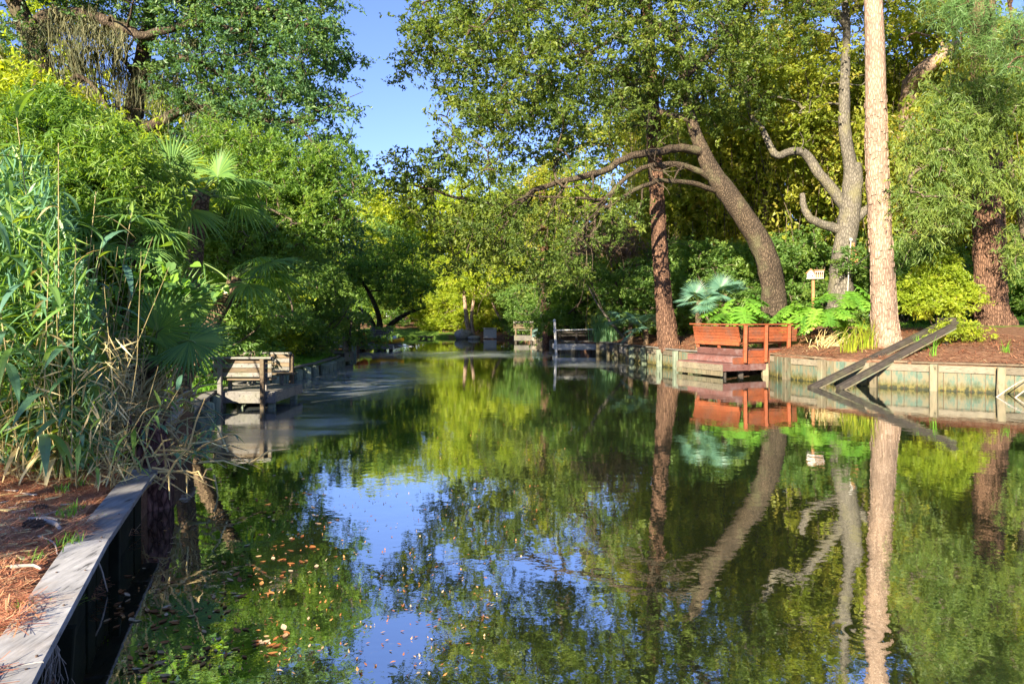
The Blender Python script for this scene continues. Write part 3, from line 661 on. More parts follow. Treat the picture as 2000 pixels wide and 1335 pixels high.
def red_deck():
    rng = RNG(26); R_ = M['red_wood']; S_ = M['red_step']
    t = thing('red_deck', (7.6, 23.4, 0), 'red-stained timber deck with steps and an L-shaped bench at the water edge', 'deck')
    # deck frame: u along the front (towards the right bank), v inland along the steps
    u = nrm(np.array([.9, .43])); v = np.array([-u[1], u[0]]); A = np.array([6.53, 22.4])+u*.88; Z = .84
    def q(a, b, z): p = A+u*a+v*b; return np.array([p[0], p[1], z])
    for i in range(15):
        b = .07+i*.145; plank('deck_board', q(.0, b, Z), q(2.05, b, Z), .138, .04, S_, t, R=rng.random())
    for k, a0 in enumerate((0.0, -.42, -.86)):
        plank('fascia_board', q(a0, -.03, Z-.125-k*.212), q(2.05, -.03, Z-.125-k*.212), .04, .205, R_ if k < 2 else S_, t, R=.35+.3*rng.random())
    for k in range(2):
        zz = Z-(k+1)*.212; a0 = -.42*(k+1)
        for j in range(2): plank('step_board', q(a0+.10+j*.212, -.05, zz), q(a0+.10+j*.212, 2.15, zz), .205, .04, S_, t, R=.3+.4*rng.random())
        plank('riser_board', q(a0+.425, -.006, zz+.115), q(a0+.425, 2.15, zz+.115), .03, .17, S_, t, R=rng.random())
    plank('riser_board', q(-.87, -.055, .30), q(-.87, 2.17, .30), .04, .20, M['pale_wood'], t, R=.35)
    plank('riser_board', q(-.86, -.05, .115), q(-.86, 2.17, .115), .04, .15, M['post_wood'], t, R=.3)
    for a, b in ((-.7, .1), (-.7, 1.95), (.1, .2), (1.9, .2), (1.9, 1.8)): plank('pile', q(a, b, -.8), q(a, b, .36), .16, .16, M['dark_timber'], t, (1, 0, 0))
    # front bench: its back to the water, posts outside
    for k, a in enumerate((.0, .87, 1.87)): plank('bench_post', q(a, -.105, .45 if k < 2 else .6), q(a, -.14, 1.63), .11, .10, R_, t, (1, 0, 0), .5+.3*rng.random())
    for k in range(5): plank('backrest_board', q(.0, -.035-.008*k, 1.14+k*.1), q(2.3, -.035-.008*k, 1.14+k*.1), .03, .094, R_, t, R=rng.random())
    plank('top_rail', q(-.06, -.10, 1.655), q(2.35, -.10, 1.655), .19, .045, R_, t, R=.3)
    for k in range(3): plank('seat_board', q(.05, .12+k*.125, 1.05), q(2.2, .12+k*.125, 1.05), .118, .04, R_, t, R=rng.random())
    for a in (.5, 1.3, 2.0): plank('bench_leg', q(a, .42, Z+.02), q(a, .40, 1.03), .09, .09, R_, t, (1, 0, 0), rng.random())
    # second bench along the steps, its back towards them
    for k in range(5): plank('backrest_board', q(-.02-.02*k, .08, 1.14+k*.1), q(-.02-.02*k, 2.25, 1.14+k*.1), .03, .095, R_, t, R=rng.random())
    plank('top_rail', q(-.13, -.02, 1.650), q(-.13, 2.32, 1.650), .17, .045, R_, t, R=.4)
    plank('seat_edge', q(-.05, .1, 1.03), q(-.05, 2.2, 1.03), .04, .12, R_, t, R=.9)
    for k in range(3): plank('seat_board', q(.06+k*.125, .5, 1.052), q(.06+k*.125, 2.25, 1.052), .118, .04, R_, t, R=rng.random())
    for a, b in ((.02, 2.15), (.4, 2.15), (.02, 1.1), (.4, 1.1)): plank('bench_leg', q(a, b, Z+.02), q(a, b, 1.02), .10, .10, R_, t, (1, 0, 0), rng.random())
red_deck()

def rail(a, b, w, th, label):
    t = thing('ramp_rail', a, label, 'rail'); a = np.asarray(a); b = np.asarray(b)
    plank('beam', a, b, w, th, M['dark_timber'], t, R=.5)
    d = (b-a); side = nrm(np.cross(d, (0, 0, 1)))
    n = nrm(np.cross(side, d)); o = n*(-th/2-.02)
    plank('sleeper', a+d*.03+o, b-d*.02+o, w*.75, .05, M['post_wood'], t)
ra, rb = P(1582, 758, 19.15), P(1840, 632, 20.6); rail(ra, rb, .17, .13, 'dark boat ramp rail that ends lower beside the pale pine trunk')
ra, rb = P(1637, 758, 18.75), P(1868, 632, 19.9); rail(ra, rb, .17, .13, 'dark boat ramp rail on the side of the big red pine')
tw = thing('winch_block', P(1846, 655, 20.3), 'grey timber block across the upper ends of the two dark ramp rails', 'block')
plank('block', P(1834, 625, 20.75), P(1862, 625, 20.0), .16, .13, M['dark_timber'], tw); plank('foot', GP(*P(1846, 0, 20.4)[:2])-(0, 0, .05), P(1846, 627, 20.4), .12, .12, M['grey_wood'], tw, (1, 0, 0))
for i, (a, b, lb) in enumerate(((P(1942, 776, 17.0), P(2012, 735, 17.3), 'longer bare stick leaning out of the water before the sunlit bulkhead'), (P(1978, 778, 16.9), P(2022, 752, 17.1), 'shorter bare stick leaning out of the water before the sunlit bulkhead'))):
    m = MB(); tube(m, smooth_path([a-(0.1, 0, .1), (a+b)/2+(0, 0, .02), b], 4), [.018]*5+[.012]*4, 6); tag(obj('stick', m, M['driftwood'], None, False, tuple(a)), lb, 'stick')

# ------------------------------------------------------------------ trees
def E(px, py, d, rx, ry, rz): p = P(px, py, d); return (*p, rx, ry, rz)
def limb(pts, r0, r1, n=5, wob=0.0, rng=None, power=1.0):
    p = smooth_path([P(*q) if len(q) == 3 and q[1] > -900 else q for q in pts], n)
    if wob: p = p+np.concatenate([np.zeros((1, 3)), rng.normal(size=(len(p)-1, 3))*wob])
    t = np.linspace(0, 1, len(p))**power
    return p, r0+(r1-r0)*t
def tree(name, label, base, limbs, ells, ntips, k, leaf, L, W, bark, seed, r=.42, cat='tree', flat=.6, shell=.45, twig=.008, droop=.2, upb=.6, group=None, sides=14, sag=.06, outw=.8, extra=None):
    rng = RNG(seed); t = thing(name, base, label, cat, group)
    tips = in_ellipsoids(ells, ntips, rng, shell); m = MB(); grow(m, limbs, tips, rng, twig, 5, sag, .5, .12, sides, .05)
    obj('trunk', m, M[bark], t, True)
    m = MB(); foliage(m, tips, k, r, L, W, rng, flat, None, droop, upb, outw)
    if extra: extra(m, rng)
    obj('crown', m, M[leaf], t)
    return t
def root_flare(base, r, rng, h=.5): pass

def secondary(limbs, n, rng, droop=.35, ln=(1.0, 2.4), rmax=.04):
    out = []
    for i in range(n):
        p, r = limbs[rng.integers(1, len(limbs))]; j = int(len(p)*rng.uniform(.2, .9)); j = min(j, len(p)-2); t = nrm(p[j+1]-p[j]); L = rng.uniform(*ln)
        d = nrm(t*.8+rng.normal(size=3)*(.6, .6, .4)-np.array([0, 0, droop])); k = 9; q = [p[j]]
        for s_ in range(k):
            d = nrm(d+rng.normal(size=3)*.22+np.array([0, 0, .05 if rng.random() < .5 else -.06])); q.append(q[-1]+d*L/k)
        r0 = min(r[j]*.55, rmax); out.append((np.array(q), np.linspace(r0, .006, k+1)))
        if rng.random() < .6:
            b = int(rng.integers(3, 7)); d2 = nrm(d+rng.normal(size=3)*.7); q2 = [q[b]]
            for s_ in range(6): d2 = nrm(d2+rng.normal(size=3)*.2); q2.append(q2[-1]+d2*L*.09)
            out.append((np.array(q2), np.linspace(r0*.5, .005, 7)))
    return out

# leaning live oak on the right bank, arching limbs over the water
rg = RNG(101)
b_ = GP(*P(1514, 0, 26.3)[:2])-(0, 0, .15)
oak_trunk = smooth_path([b_, b_+(-.02, 0, .45), P(1507, 545, 26.2), P(1483, 470, 26.1), P(1437, 400, 26), P(1392, 335, 25.9), P(1362, 270, 26), P(1342, 200, 26.2), P(1330, 110, 26.4), P(1312, 20, 26.6), P(1290, -90, 26.8)], 5)
tr = np.interp(np.linspace(0, 1, len(oak_trunk)), [0, .06, .2, .45, .6, 1], [.70, .50, .43, .35, .22, .08])
oak_limbs = [(oak_trunk, tr),
    limb([(1372, 298, 25.9), (1330, 290, 25.4), (1290, 296, 24.8), (1235, 305, 24.3), (1175, 335, 23.9), (1105, 352, 23.5), (1045, 372, 23.1), (1005, 400, 22.8), (960, 398, 22.4), (890, 385, 22), (810, 362, 21.6), (770, 345, 21.4)], .165, .012, 4, .02, rg),
    limb([(1390, 350, 25.9), (1345, 325, 25.5), (1285, 320, 25), (1225, 345, 24.4), (1185, 386, 23.9), (1130, 388, 23.4), (1050, 384, 23), (985, 380, 22.6)], .12, .012, 4, .02, rg),
    limb([(1195, 372, 24.1), (1160, 430, 23.7), (1110, 480, 23.3), (1060, 530, 23), (1020, 560, 22.7)], .05, .008, 4, .03, rg),
    limb([(1396, 372, 25.9), (1335, 355, 25.2), (1272, 357, 24.6), (1205, 392, 24), (1166, 418, 23.6), (1160, 455, 23.5), (1128, 472, 23.2), (1095, 505, 22.8), (1055, 562, 22.5)], .095, .010, 4, .02, rg),
    limb([(1350, 235, 26.1), (1300, 222, 26), (1262, 195, 25.9), (1225, 160, 25.6), (1170, 140, 25), (1100, 150, 24.4)], .13, .015, 4, .02, rg),
    limb([(1325, 90, 26.4), (1290, 55, 26), (1245, 40, 25.4), (1195, 75, 24.8), (1130, 110, 24.2), (1050, 110, 23.6), (960, 118, 23), (880, 105, 22.6), (830, 90, 22.4)], .10, .010, 4, .03, rg),
    limb([(1335, 150, 26.3), (1400, 90, 27), (1450, 20, 28), (1480, -80, 28.5)], .15, .04, 4, .03, rg),
    limb([(1300, -20, 26.7), (1200, -80, 25.5), (1080, -110, 24), (960, -80, 23)], .13, .03, 4, .03, rg),
    limb([(1005, 398, 22.8), (985, 440, 22.4), (935, 475, 22)], .05, .015, 3, .02, rg), limb([(1110, 352, 23.5), (1080, 400, 23.1), (1070, 440, 22.9)], .04, .012, 3, .02, rg)]
oak_ells = [E(850, 70, 23, 1.5, 2.4, 2.0), E(920, 90, 23, 1.9, 2.5, 2.0), E(1000, 150, 23, 2.2, 3, 2.0), E(1100, 90, 24, 2.6, 3, 2.4), E(1220, 70, 25, 2.6, 3, 2.4), E(1340, 90, 26, 2.6, 3, 2.6),
    E(940, 260, 22.5, 1.7, 2.2, 1.3), E(1040, 240, 23.5, 1.9, 2.5, 1.3), E(1150, 215, 24.5, 2.0, 2.5, 1.2), E(870, 320, 22, 1.4, 1.8, .9), E(780, 345, 21.5, 1.1, 1.4, .75), E(830, 405, 21.8, 1.0, 1.3, .6), E(930, 440, 22, 1.7, 1.8, .9),
    E(1030, 470, 22.8, 1.6, 1.8, .9), E(900, 500, 22, 1.0, 1.2, .6), E(1150, 440, 23.4, 1.3, 1.8, .7), E(1280, 215, 26, 1.6, 2.2, 1.2), E(1430, 150, 28, 2.4, 2.6, 2.2), E(1110, -110, 25, 4, 4, 2.6), E(1310, -130, 27, 4, 4, 3), E(950, -30, 23.5, 2.0, 3, 1.6), E(1500, 30, 28, 2.2, 2.5, 2.0), E(1000, 515, 22.6, 1.3, 1.4, .55), E(1095, 535, 22.8, 1.0, 1.2, .5), E(1200, 425, 24, 1.0, 1.3, .55), E(930, 440, 22, 1.6, 1.6, .8), E(1060, 410, 23, 1.5, 1.5, .6)]
oak_limbs += secondary(oak_limbs, 110, RNG(104), .45, (1.2, 3.0), .055)
tree('live_oak', 'leaning live oak arching dark limbs over the water behind the red deck', b_, oak_limbs, oak_ells, 2450, 66, 'oak_leaf', .130, .060, 'oak_bark', 102, .31, twig=.0085)

# pollarded grey tree with the crooked limb
b_ = GP(*P(1638, 0, 29)[:2])-(0, 0, .1)
gt = smooth_path([b_, P(1642, 545, 29), P(1650, 480, 29), P(1658, 420, 29), P(1664, 370, 29), P(1660, 320, 29), P(1650, 255, 29), P(1649, 190, 29), P(1651, 120, 29), P(1653, 40, 29), P(1640, -60, 29.2)], 5)
gr_ = np.interp(np.linspace(0, 1, len(gt)), [0, .1, .3, .42, .48, .7, 1], [.60, .44, .41, .38, .26, .21, .10])
grey_limbs = [(gt, gr_), limb([(1655, 410, 29), (1632, 378, 29), (1600, 340, 28.9), (1576, 303, 28.9), (1550, 295, 28.8), (1520, 304, 28.8), (1503, 283, 28.8), (1487, 250, 28.8), (1466, 225, 28.8), (1452, 160, 28.8)], .24, .07, 4, .01, rg),
    limb([(1640, 448, 29), (1608, 438, 28.9), (1582, 425, 28.8), (1570, 402, 28.8), (1567, 378, 28.8)], .20, .10, 4, .01, rg),
    limb([(1668, 430, 29), (1685, 415, 28.9), (1702, 402, 28.8), (1716, 380, 28.6)], .22, .13, 4), limb([(1668, 385, 29), (1676, 350, 28.8), (1674, 318, 28.7)], .24, .13, 4),
    limb([(1652, 45, 29), (1625, 22, 28.9), (1590, 8, 28.8), (1555, -10, 28.6)], .17, .06, 4, .02, rg), limb([(1654, 30, 29), (1690, 0, 28.9), (1720, -50, 28.8)], .15, .05, 4, .02, rg),
    limb([(1470, 232, 28.8), (1500, 190, 28.9), (1560, 200, 29)], .06, .03, 3, .02, rg)]
grey_ells = [E(1530, 190, 29.5, 2.0, 2, 1.8), E(1600, 120, 30, 1.8, 2, 1.8), E(1470, 120, 29, 1.8, 2, 1.6), E(1640, -70, 29, 3.2, 3, 2.2), E(1760, -20, 29, 2, 2, 1.6), E(1560, 250, 29.6, 1.5, 1.3, 1.0), E(1500, 30, 29.5, 2, 2, 1.6)]
tree('knobby_tree', 'grey tree with sawn stubs and a crooked elbow limb beside the pale pine', b_, grey_limbs, grey_ells, 560, 60, 'vine_leaf', .15, .072, 'grey_bark', 103, .38, twig=.009, sides=14)

# pines
def pine(label, pts, radii, bark, seed, crown_c, crown_r, ntips, extra_limbs=(), extra_tips=None, sides=28):
    rng = RNG(seed); base = pts[0]; t = thing('pine_tree', base, label, 'tree')
    p = smooth_path(pts, 8); rr = np.interp(np.linspace(0, 1, len(p)), np.linspace(0, 1, len(radii)), radii)
    m = MB(); tips = in_ellipsoids([(*crown_c, *crown_r)], ntips, rng, .35)
    if extra_tips is not None: tips = np.concatenate([tips, extra_tips])
    T, U, B = frames(p); n = len(p); a = np.arange(sides)/sides*2*math.pi
    grow(m, [(p, rr)]+list(extra_limbs), tips, rng, .012, 5, .1, .5, .12, sides, .018)
    obj('trunk', m, M[bark], t, True)
    m = MB(); k = 90; base_ = np.repeat(tips, k, 0); n = len(base_); d = nrm(rng.normal(size=(n, 3))+(0, 0, -.25)); Ln = rng.uniform(.16, .30, n)
    V, Q = leaf_quads(base_+rng.normal(size=(n, 3))*.10+d*Ln[:, None]*.5, .26, .011, rng, d, .2, .2, 8.0, .05)
    m.add(V, Q, np.repeat(rng.random(len(tips)), k)*.5+rng.random(n)*.5); obj('crown', m, M['pine_needle'], t)
    # loose bark plates standing proud of the lower trunk
    zs = p[:, 2]; mm = MB()
    for i in range(420):
        f = rng.uniform(.0, .55)*(len(p)-1); j = int(f); c = p[j]+(p[j+1]-p[j])*(f-j); r_ = rr[j]; an = rng.uniform(-math.pi, math.pi)
        n_ = U[j]*math.cos(an)+B[j]*math.sin(an); s_ = np.cross(T[j], n_); h, w = rng.uniform(.06, .17), rng.uniform(.03, .07)
        c = c+n_*(r_*1.005+.004); tt = .012+.012*rng.random()
        V = [c-T[j]*h-s_*w, c-T[j]*h*.9+s_*w, c+T[j]*h+s_*w*.8, c+T[j]*h*.85-s_*w]; V = V+[v+n_*tt-(v-c)*.15 for v in V]
        mm.add(V, BOXQ, .5)
    o = obj('bark_plate', mm, M[bark], t); o['kind'] = 'stuff'
    return t
pine('slender reddish pine standing behind the corner pile at the shaded bulkhead', [GP(*P(1308, 0, 27.5)[:2])-(0, 0, .1), P(1300, 620, 27.5), P(1293, 540, 27.5), P(1285, 420, 27.5), P(1277, 260, 27.5), P(1270, 120, 27.5), P(1262, 0, 27.5), P(1255, -150, 27.5), P(1250, -330, 27.5)],
     [.42, .33, .29, .27, .26, .24, .22, .18, .07], 'pine_bark', 111, P(1252, -280, 27.5), (3, 3, 2.6), 130)
pine('pale straight pine between the ramp rails and the knobby grey tree', [GP(*P(1732, 0, 21.2)[:2])-(0, 0, .1), P(1727, 620, 21.2), P(1724, 540, 21.2), P(1716, 400, 21.2), P(1711, 250, 21.2), P(1709, 100, 21.2), P(1704, -50, 21.2), P(1700, -250, 21.2), P(1698, -480, 21.2)],
     [.41, .34, .31, .30, .29, .27, .24, .2, .08], 'pale_pine_bark', 112, P(1700, -430, 21.2), (3, 3, 2.6), 130)
rg = RNG(113); br_tips = in_ellipsoids([E(1900, 40, 18.5, 1.2, 1, .7), E(1980, 60, 18, .9, 1, .7), E(1830, 20, 19, .7, .8, .5), E(1960, -40, 18.5, 1.4, 1, .6), E(1985, 130, 18, .5, .6, .5)], 110, rg, .2)
pine('thick red-barked pine on the straw bank beyond the upper ramp ends', [GP(*P(1943, 0, 23.3)[:2])-(0, 0, .12), P(1937, 610, 23.3), P(1933, 530, 23.3), P(1930, 400, 23.3), P(1926, 250, 23.3), P(1921, 100, 23.3), P(1917, -50, 23.3), P(1912, -250, 23.3), P(1910, -420, 23.3)],
     [.64, .49, .45, .42, .40, .37, .34, .27, .1], 'pine_bark', 114, P(1910, -360, 23.3), (3.2, 3.2, 2.6), 130,
     [limb([(1920, -60, 23.2), (1900, -60, 21), (1890, 10, 19.5), (1905, 50, 18.4)], .09, .02, 4), limb([(1920, -40, 23.2), (1960, -40, 20.5), (1975, 30, 18.5), (1985, 110, 18)], .08, .02, 4)], br_tips)

# drooping narrow-leaved tree in front of the thick pine
b_ = GP(*P(2020, 0, 22.3)[:2])
wl = [limb([tuple(P(2020, 640, 22.3)), tuple(P(2010, 520, 22.2)), tuple(P(1990, 400, 21.8)), tuple(P(1960, 250, 21.3)), tuple(P(1940, 120, 21)), tuple(P(1930, 20, 21))], .14, .04, 4) if False else (smooth_path([b_, P(2010, 520, 22.2), P(1990, 400, 21.8), P(1960, 250, 21.3), P(1940, 120, 21), P(1930, 20, 21)], 4), np.linspace(.13, .03, 21)),
    limb([(1985, 380, 21.7), (1920, 320, 21), (1860, 300, 20.5), (1800, 330, 20.2)], .06, .015, 4), limb([(1960, 250, 21.3), (1890, 210, 20.8), (1840, 200, 20.4)], .05, .015, 4)]
we = [E(1840, 260, 20.5, 1.1, 1.0, 1.2), E(1900, 230, 20.6, 1.0, 1.0, 1.1), E(1970, 200, 20.6, 1.1, 1.0, 1.2), E(1800, 360, 20.4, .8, .9, 1.0), E(1850, 420, 20.6, .7, .8, .8), E(1990, 330, 20.6, .8, .9, .9), E(1960, 110, 20.8, 1.2, 1.1, .8), E(2030, 470, 20.8, .8, 1.0, 1.2), E(1840, 160, 20.6, .7, .8, .5), E(1890, 330, 20.6, .6, .8, .5), E(1795, 460, 20.8, .5, .6, .4)]
tree('drooping_tree', 'drooping narrow-leaved tree hanging in front of the thick red pine', b_, wl, we, 430, 60, 'willow_leaf', .17, .032, 'twig', 115, .30, flat=.9, droop=1.0, sag=.12)

# left live oak with hanging moss
rg = RNG(121); b_ = GP(*P(120, 0, 20.5)[:2])-(0, 0, .1); b2 = GP(*P(240, 0, 21.5)[:2])
t1 = (smooth_path([b_, P(105, 420, 20.4), P(92, 230, 20.2), P(82, 130, 20), P(55, 62, 19.8), P(20, -20, 19.6), P(-30, -120, 19.4)], 5), np.linspace(.46, .16, 31))
t2 = (smooth_path([P(112, 520, 20.5), P(190, 380, 21), P(250, 270, 21), P(272, 150, 20.8), P(288, 60, 20.6), P(305, -40, 20.4), P(340, -160, 20)], 5), np.linspace(.36, .10, 31))
lo = [t1, t2, limb([(58, 70, 19.8), (90, 36, 19.4), (140, 27, 19.2), (190, 36, 19), (235, 52, 18.8), (275, 70, 18.6), (330, 58, 18.4), (400, 45, 18.2), (470, 60, 18)], .21, .05, 5, .02, rg),
    limb([(255, 262, 21), (300, 243, 20.4), (340, 225, 20), (385, 205, 19.6), (450, 216, 19.2), (540, 240, 18.8), (620, 235, 18.5)], .18, .03, 5, .02, rg), limb([(272, 150, 20.8), (310, 125, 20.2), (370, 118, 19.8), (450, 150, 19.4), (540, 160, 19), (640, 130, 18.6)], .14, .03, 5, .03, rg),
    limb([(300, -20, 20.4), (390, -30, 19.6), (480, 10, 19), (560, 30, 18.6), (640, 70, 18.3)], .13, .03, 5, .03, rg), limb([(270, 165, 20.8), (245, 120, 20.4), (215, 95, 20.2), (160, 100, 20)], .08, .03, 4, .02, rg),
    limb([(90, 200, 20.2), (150, 150, 19.8), (200, 190, 19.6), (215, 250, 19.6)], .08, .04, 4, .02, rg), limb([(330, -120, 20), (450, -130, 19), (560, -90, 18.4)], .1, .03, 4, .03, rg)]
le = [E(430, 90, 18.8, 1.6, 1.8, 1.4), E(520, 110, 18.8, 1.7, 1.8, 1.5), E(600, 120, 18.6, 1.3, 1.6, 1.2), E(660, 95, 18.4, .55, 1.0, .6), E(560, 215, 18.8, 1.4, 1.6, .9), E(640, 250, 18.6, .9, 1.3, .6), E(470, 240, 19.2, 1.2, 1.5, .7), E(370, 150, 19.8, 1.3, 1.5, 1.1), E(500, -20, 19, 2.0, 2, 1.4), E(600, 20, 18.6, .9, 1.4, .9), E(380, 0, 19.6, 1.8, 2, 1.3),
    E(250, 0, 20, 1.8, 2, 1.2), E(130, -50, 19.6, 2.0, 2, .7), E(20, 20, 19, 1.4, 1.5, 1.1), E(640, 310, 18.6, .7, 1, .4), E(420, -130, 19, 3, 3, 2), E(150, -150, 19, 3, 3, 2), E(430, 330, 19.5, 1.1, 1.2, .6), E(310, 320, 21, 1.2, 1.2, .7)]
lo += secondary(lo, 45, RNG(123), .15)
tree('live_oak', 'moss-hung live oak with dark crooked limbs above the left thicket', b_, lo, le, 1500, 70, 'dark_oak_leaf', .110, .052, 'oak_bark', 122, .26, twig=.0075)

def moss(px, py, d, ln, n, seed):
    """a beard: several tapering tangles of crinkled strands"""
    rng = RNG(seed); c = P(px, py, d); m = MB(); heads = c+rng.normal(size=(5, 3))*(.30, .22, .08); hl = ln*rng.uniform(.35, 1.15, 5)
    for i in range(n):
        h = rng.integers(5); k = 8; l = hl[h]*rng.uniform(.25, 1.0); f = np.linspace(0, 1, k)
        s = heads[h]+rng.normal(size=3)*(.10, .10, .05); xy = np.cumsum(rng.normal(size=(k, 2))*.035, 0)+f[:, None]*(heads[h][:2]-s[:2])*.9+np.array([.10*ln, .0])*f[:, None]**2*math.sin(seed)
        p = np.column_stack([s[0]+xy[:, 0], s[1]+xy[:, 1], s[2]-f*l]); a = rng.uniform(0, 3.14, k)+np.arange(k)*.7; w = np.column_stack([np.cos(a), np.sin(a), np.zeros(k)])*.014*np.linspace(1.2, .3, k)[:, None]
        V = np.concatenate([p-w, p+w]); j = np.arange(k-1); m.add(V, np.stack([j, j+1, k+j+1, k+j], 1), rng.random())
    tag(obj('spanish_moss', m, M['moss'], None, False, tuple(c)), 'grey-green beard of moss hanging from the crooked left oak limbs', 'moss', 'moss hanging in the left live oak')
for i, (px, py, d, ln, n) in enumerate([(75, 62, 19.4, 1.3, 90), (100, 45, 19.3, 1.5, 110), (125, 35, 19.2, 2.0, 120), (150, 32, 19.1, 1.7, 110), (172, 38, 19, 1.9, 110), (200, 45, 18.9, 1.5, 90), (225, 55, 18.8, 1.2, 80), (95, 120, 20, 1.6, 90), (140, 105, 20, 2.2, 110), (165, 100, 20, 2.3, 110), (210, 100, 20.2, 2.6, 100), (245, 125, 20.4, 2.4, 90),
        (275, 160, 20.6, 1.6, 80), (300, 130, 20.2, 1.3, 70), (335, 140, 19.9, 1.7, 80), (260, 235, 20.6, 1.0, 70), (350, 222, 19.9, .9, 60), (390, 205, 19.6, 1.1, 80), (415, 210, 19.4, .9, 70), (455, 220, 19.2, .8, 60), (190, 175, 19.8, 1.9, 80), (60, 180, 20, 1.4, 70), (40, 90, 19.4, 1.0, 60), (370, 80, 18.6, .9, 60), (1262, 205, 25.6, .9, 50), (1230, 175, 25.5, 1.1, 50), (1212, 350, 24.2, .8, 40)]):
    moss(px, py, d, ln*.9, int(n*.95), 200+i)
for o in [o for o in COL.objects if o.name.startswith('spanish_moss')]:
    if o.location.x > 0: o['label'] = 'thin grey moss strand hanging from the leaning oak over the water'; o['group'] = 'moss hanging in the leaning oak'

# tall wax myrtle over the left dock
rg = RNG(131); b_ = GP(-7.6, 18.2)
ml = [(smooth_path([b_, P(445, 545, 17.6), P(468, 485, 17.2), P(500, 462, 17), P(535, 448, 16.9), P(560, 425, 16.8)], 5), np.linspace(.12, .025, 26)), (smooth_path([b_+(.1, 0, .3), P(425, 480, 18), P(440, 380, 18), P(470, 310, 17.8)], 5), np.linspace(.11, .03, 16)),
    (smooth_path([b_+(.1, 0, .6), P(500, 510, 17.8), P(570, 480, 17.6), P(640, 420, 17.6)], 5), np.linspace(.07, .02, 16))]
me_ = [E(430, 285, 17.4, .6, .8, .5), E(500, 310, 17.4, .9, 1, .7), E(590, 330, 17.6, 1.0, 1, .7), E(660, 350, 17.8, .8, .9, .5), E(450, 380, 17.4, 1.1, 1, .8), E(550, 390, 17.4, 1.2, 1.1, .8), E(640, 410, 17.6, .9, 1, .7), E(480, 470, 17, 1.0, 1, .7), E(400, 450, 17, .8, .9, .8), E(580, 460, 17.4, .9, 1, .5), E(420, 540, 17, .8, .8, .6), E(500, 545, 17.2, .7, .8, .4), E(670, 300, 18, .35, .5, .3)]
tree('wax_myrtle', 'tall wax myrtle leaning out over the grey dock with facing benches', b_, ml, me_, 900, 70, 'fresh_leaf', .105, .034, 'twig', 132, .22, flat=.7, upb=.8)

# ------------------------------------------------------------------ background trees: a few kinds, copied
def proto_crown(seed, kind):
    rng = RNG(seed); m = MB(); w = MB()
    if kind == 'round':
        ells = [(rng.normal()*1.6, rng.normal()*1.6, z, rng.uniform(1.3, 2.1), rng.uniform(1.3, 2.1), rng.uniform(.9, 1.4)) for z in np.linspace(1.2, 8.6, 15)]
        tips = in_ellipsoids(ells, 430, rng, .4); foliage(m, tips, 65, .40, .19, .092, rng)
    elif kind == 'vine':
        ells = [(rng.normal()*1.5, rng.normal()*1.5, z, rng.uniform(1.0, 1.8), rng.uniform(1.0, 1.8), rng.uniform(.6, 1.0)) for z in np.linspace(3.0, 9.0, 11)]
        tips = in_ellipsoids(ells, 260, rng, .4); foliage(m, tips, 60, .36, .17, .082, rng)
        top = in_ellipsoids(ells, 150, rng, .8)
        for s in top:
            L = min(rng.uniform(1.2, 5.0), s[2]-.2)
            if L < .5: continue
            n = int(L*20); z = s[2]-rng.random(n)*L; xy = s[:2]+rng.normal(size=(n, 2))*.10
            V, Q = leaf_quads(np.column_stack([xy, z]), .16, .08, rng, None, 1.2, .2); m.add(V, Q, np.clip(rng.random()*.6+rng.random(n)*.4, 0, 1))
            if rng.random() < .5: tube(w, [s, s-(rng.normal()*.1, rng.normal()*.1, L*.5), s-(rng.normal()*.2, 0, L)], .012, 4, .5, False)
    else:
        ells = [(rng.normal()*1.0, rng.normal()*1.0, z, rng.uniform(.8, 1.5), rng.uniform(.8, 1.5), rng.uniform(.5, .9)) for z in np.linspace(.5, 3.0, 9)]
        tips = in_ellipsoids(ells, 240, rng, .4); foliage(m, tips, 65, .26, .135, .058, rng)
    h = 3.0 if kind == 'bush' else 8.5
    tk = smooth_path([(0, 0, -.4), (.1, 0, h*.25), (-.15, .1, h*.55), (.05, -.1, h*.95)], 5); r0 = .05 if kind == 'bush' else .24
    stem = [(tk, np.linspace(r0, r0*.25, len(tk)))]
    if kind == 'bush': stem += [(tk*np.array([1, 1, .8])+np.linspace(0, 1, len(tk))[:, None]*np.array([rng.normal()*.8, rng.normal()*.8, 0]), np.linspace(.04, .012, len(tk))) for _ in range(4)]
    grow(w, stem, tips[::2], rng, .010, 4, .06, .5, .1, 8)
    a = mesh_data('crown', *m.arrays()); b = mesh_data('trunk', *w.arrays(), True); b.materials.append(M['twig']); a.materials.append(M['oak_leaf'])
    return a, b
PROTO = {k: [proto_crown(300+10*i+j, k) for j in range(n)] for i, (k, n) in enumerate((('round', 3), ('vine', 3), ('bush', 3)))}
cnt_ = [0]
def bg(name, kind, px, d, h, leaf, label, group=None, wide=1.0, x=None, cat=None):
    i = cnt_[0]; cnt_[0] += 1; rng = RNG(500+i); a, b = PROTO[kind][i % len(PROTO[kind])]
    x = PX(px, d) if x is None else x; t = thing(name, GP(x, d), label, cat or ('bush' if kind == 'bush' else 'tree'), group)
    s = h/(3.6 if kind == 'bush' else 9.8); t.scale = (s*wide, s*wide, s); t.rotation_euler = (0, 0, rng.uniform(0, 6.28))
    o = put('trunk', b, None, t); o = put('crown', a, None, t); o.material_slots[0].link = 'OBJECT'; o.material_slots[0].material = M[leaf]
    return t
GR = 'vine-draped woodland behind the red deck'
VL = 'vine-draped tree in the sunlit wood behind the red deck and pines'
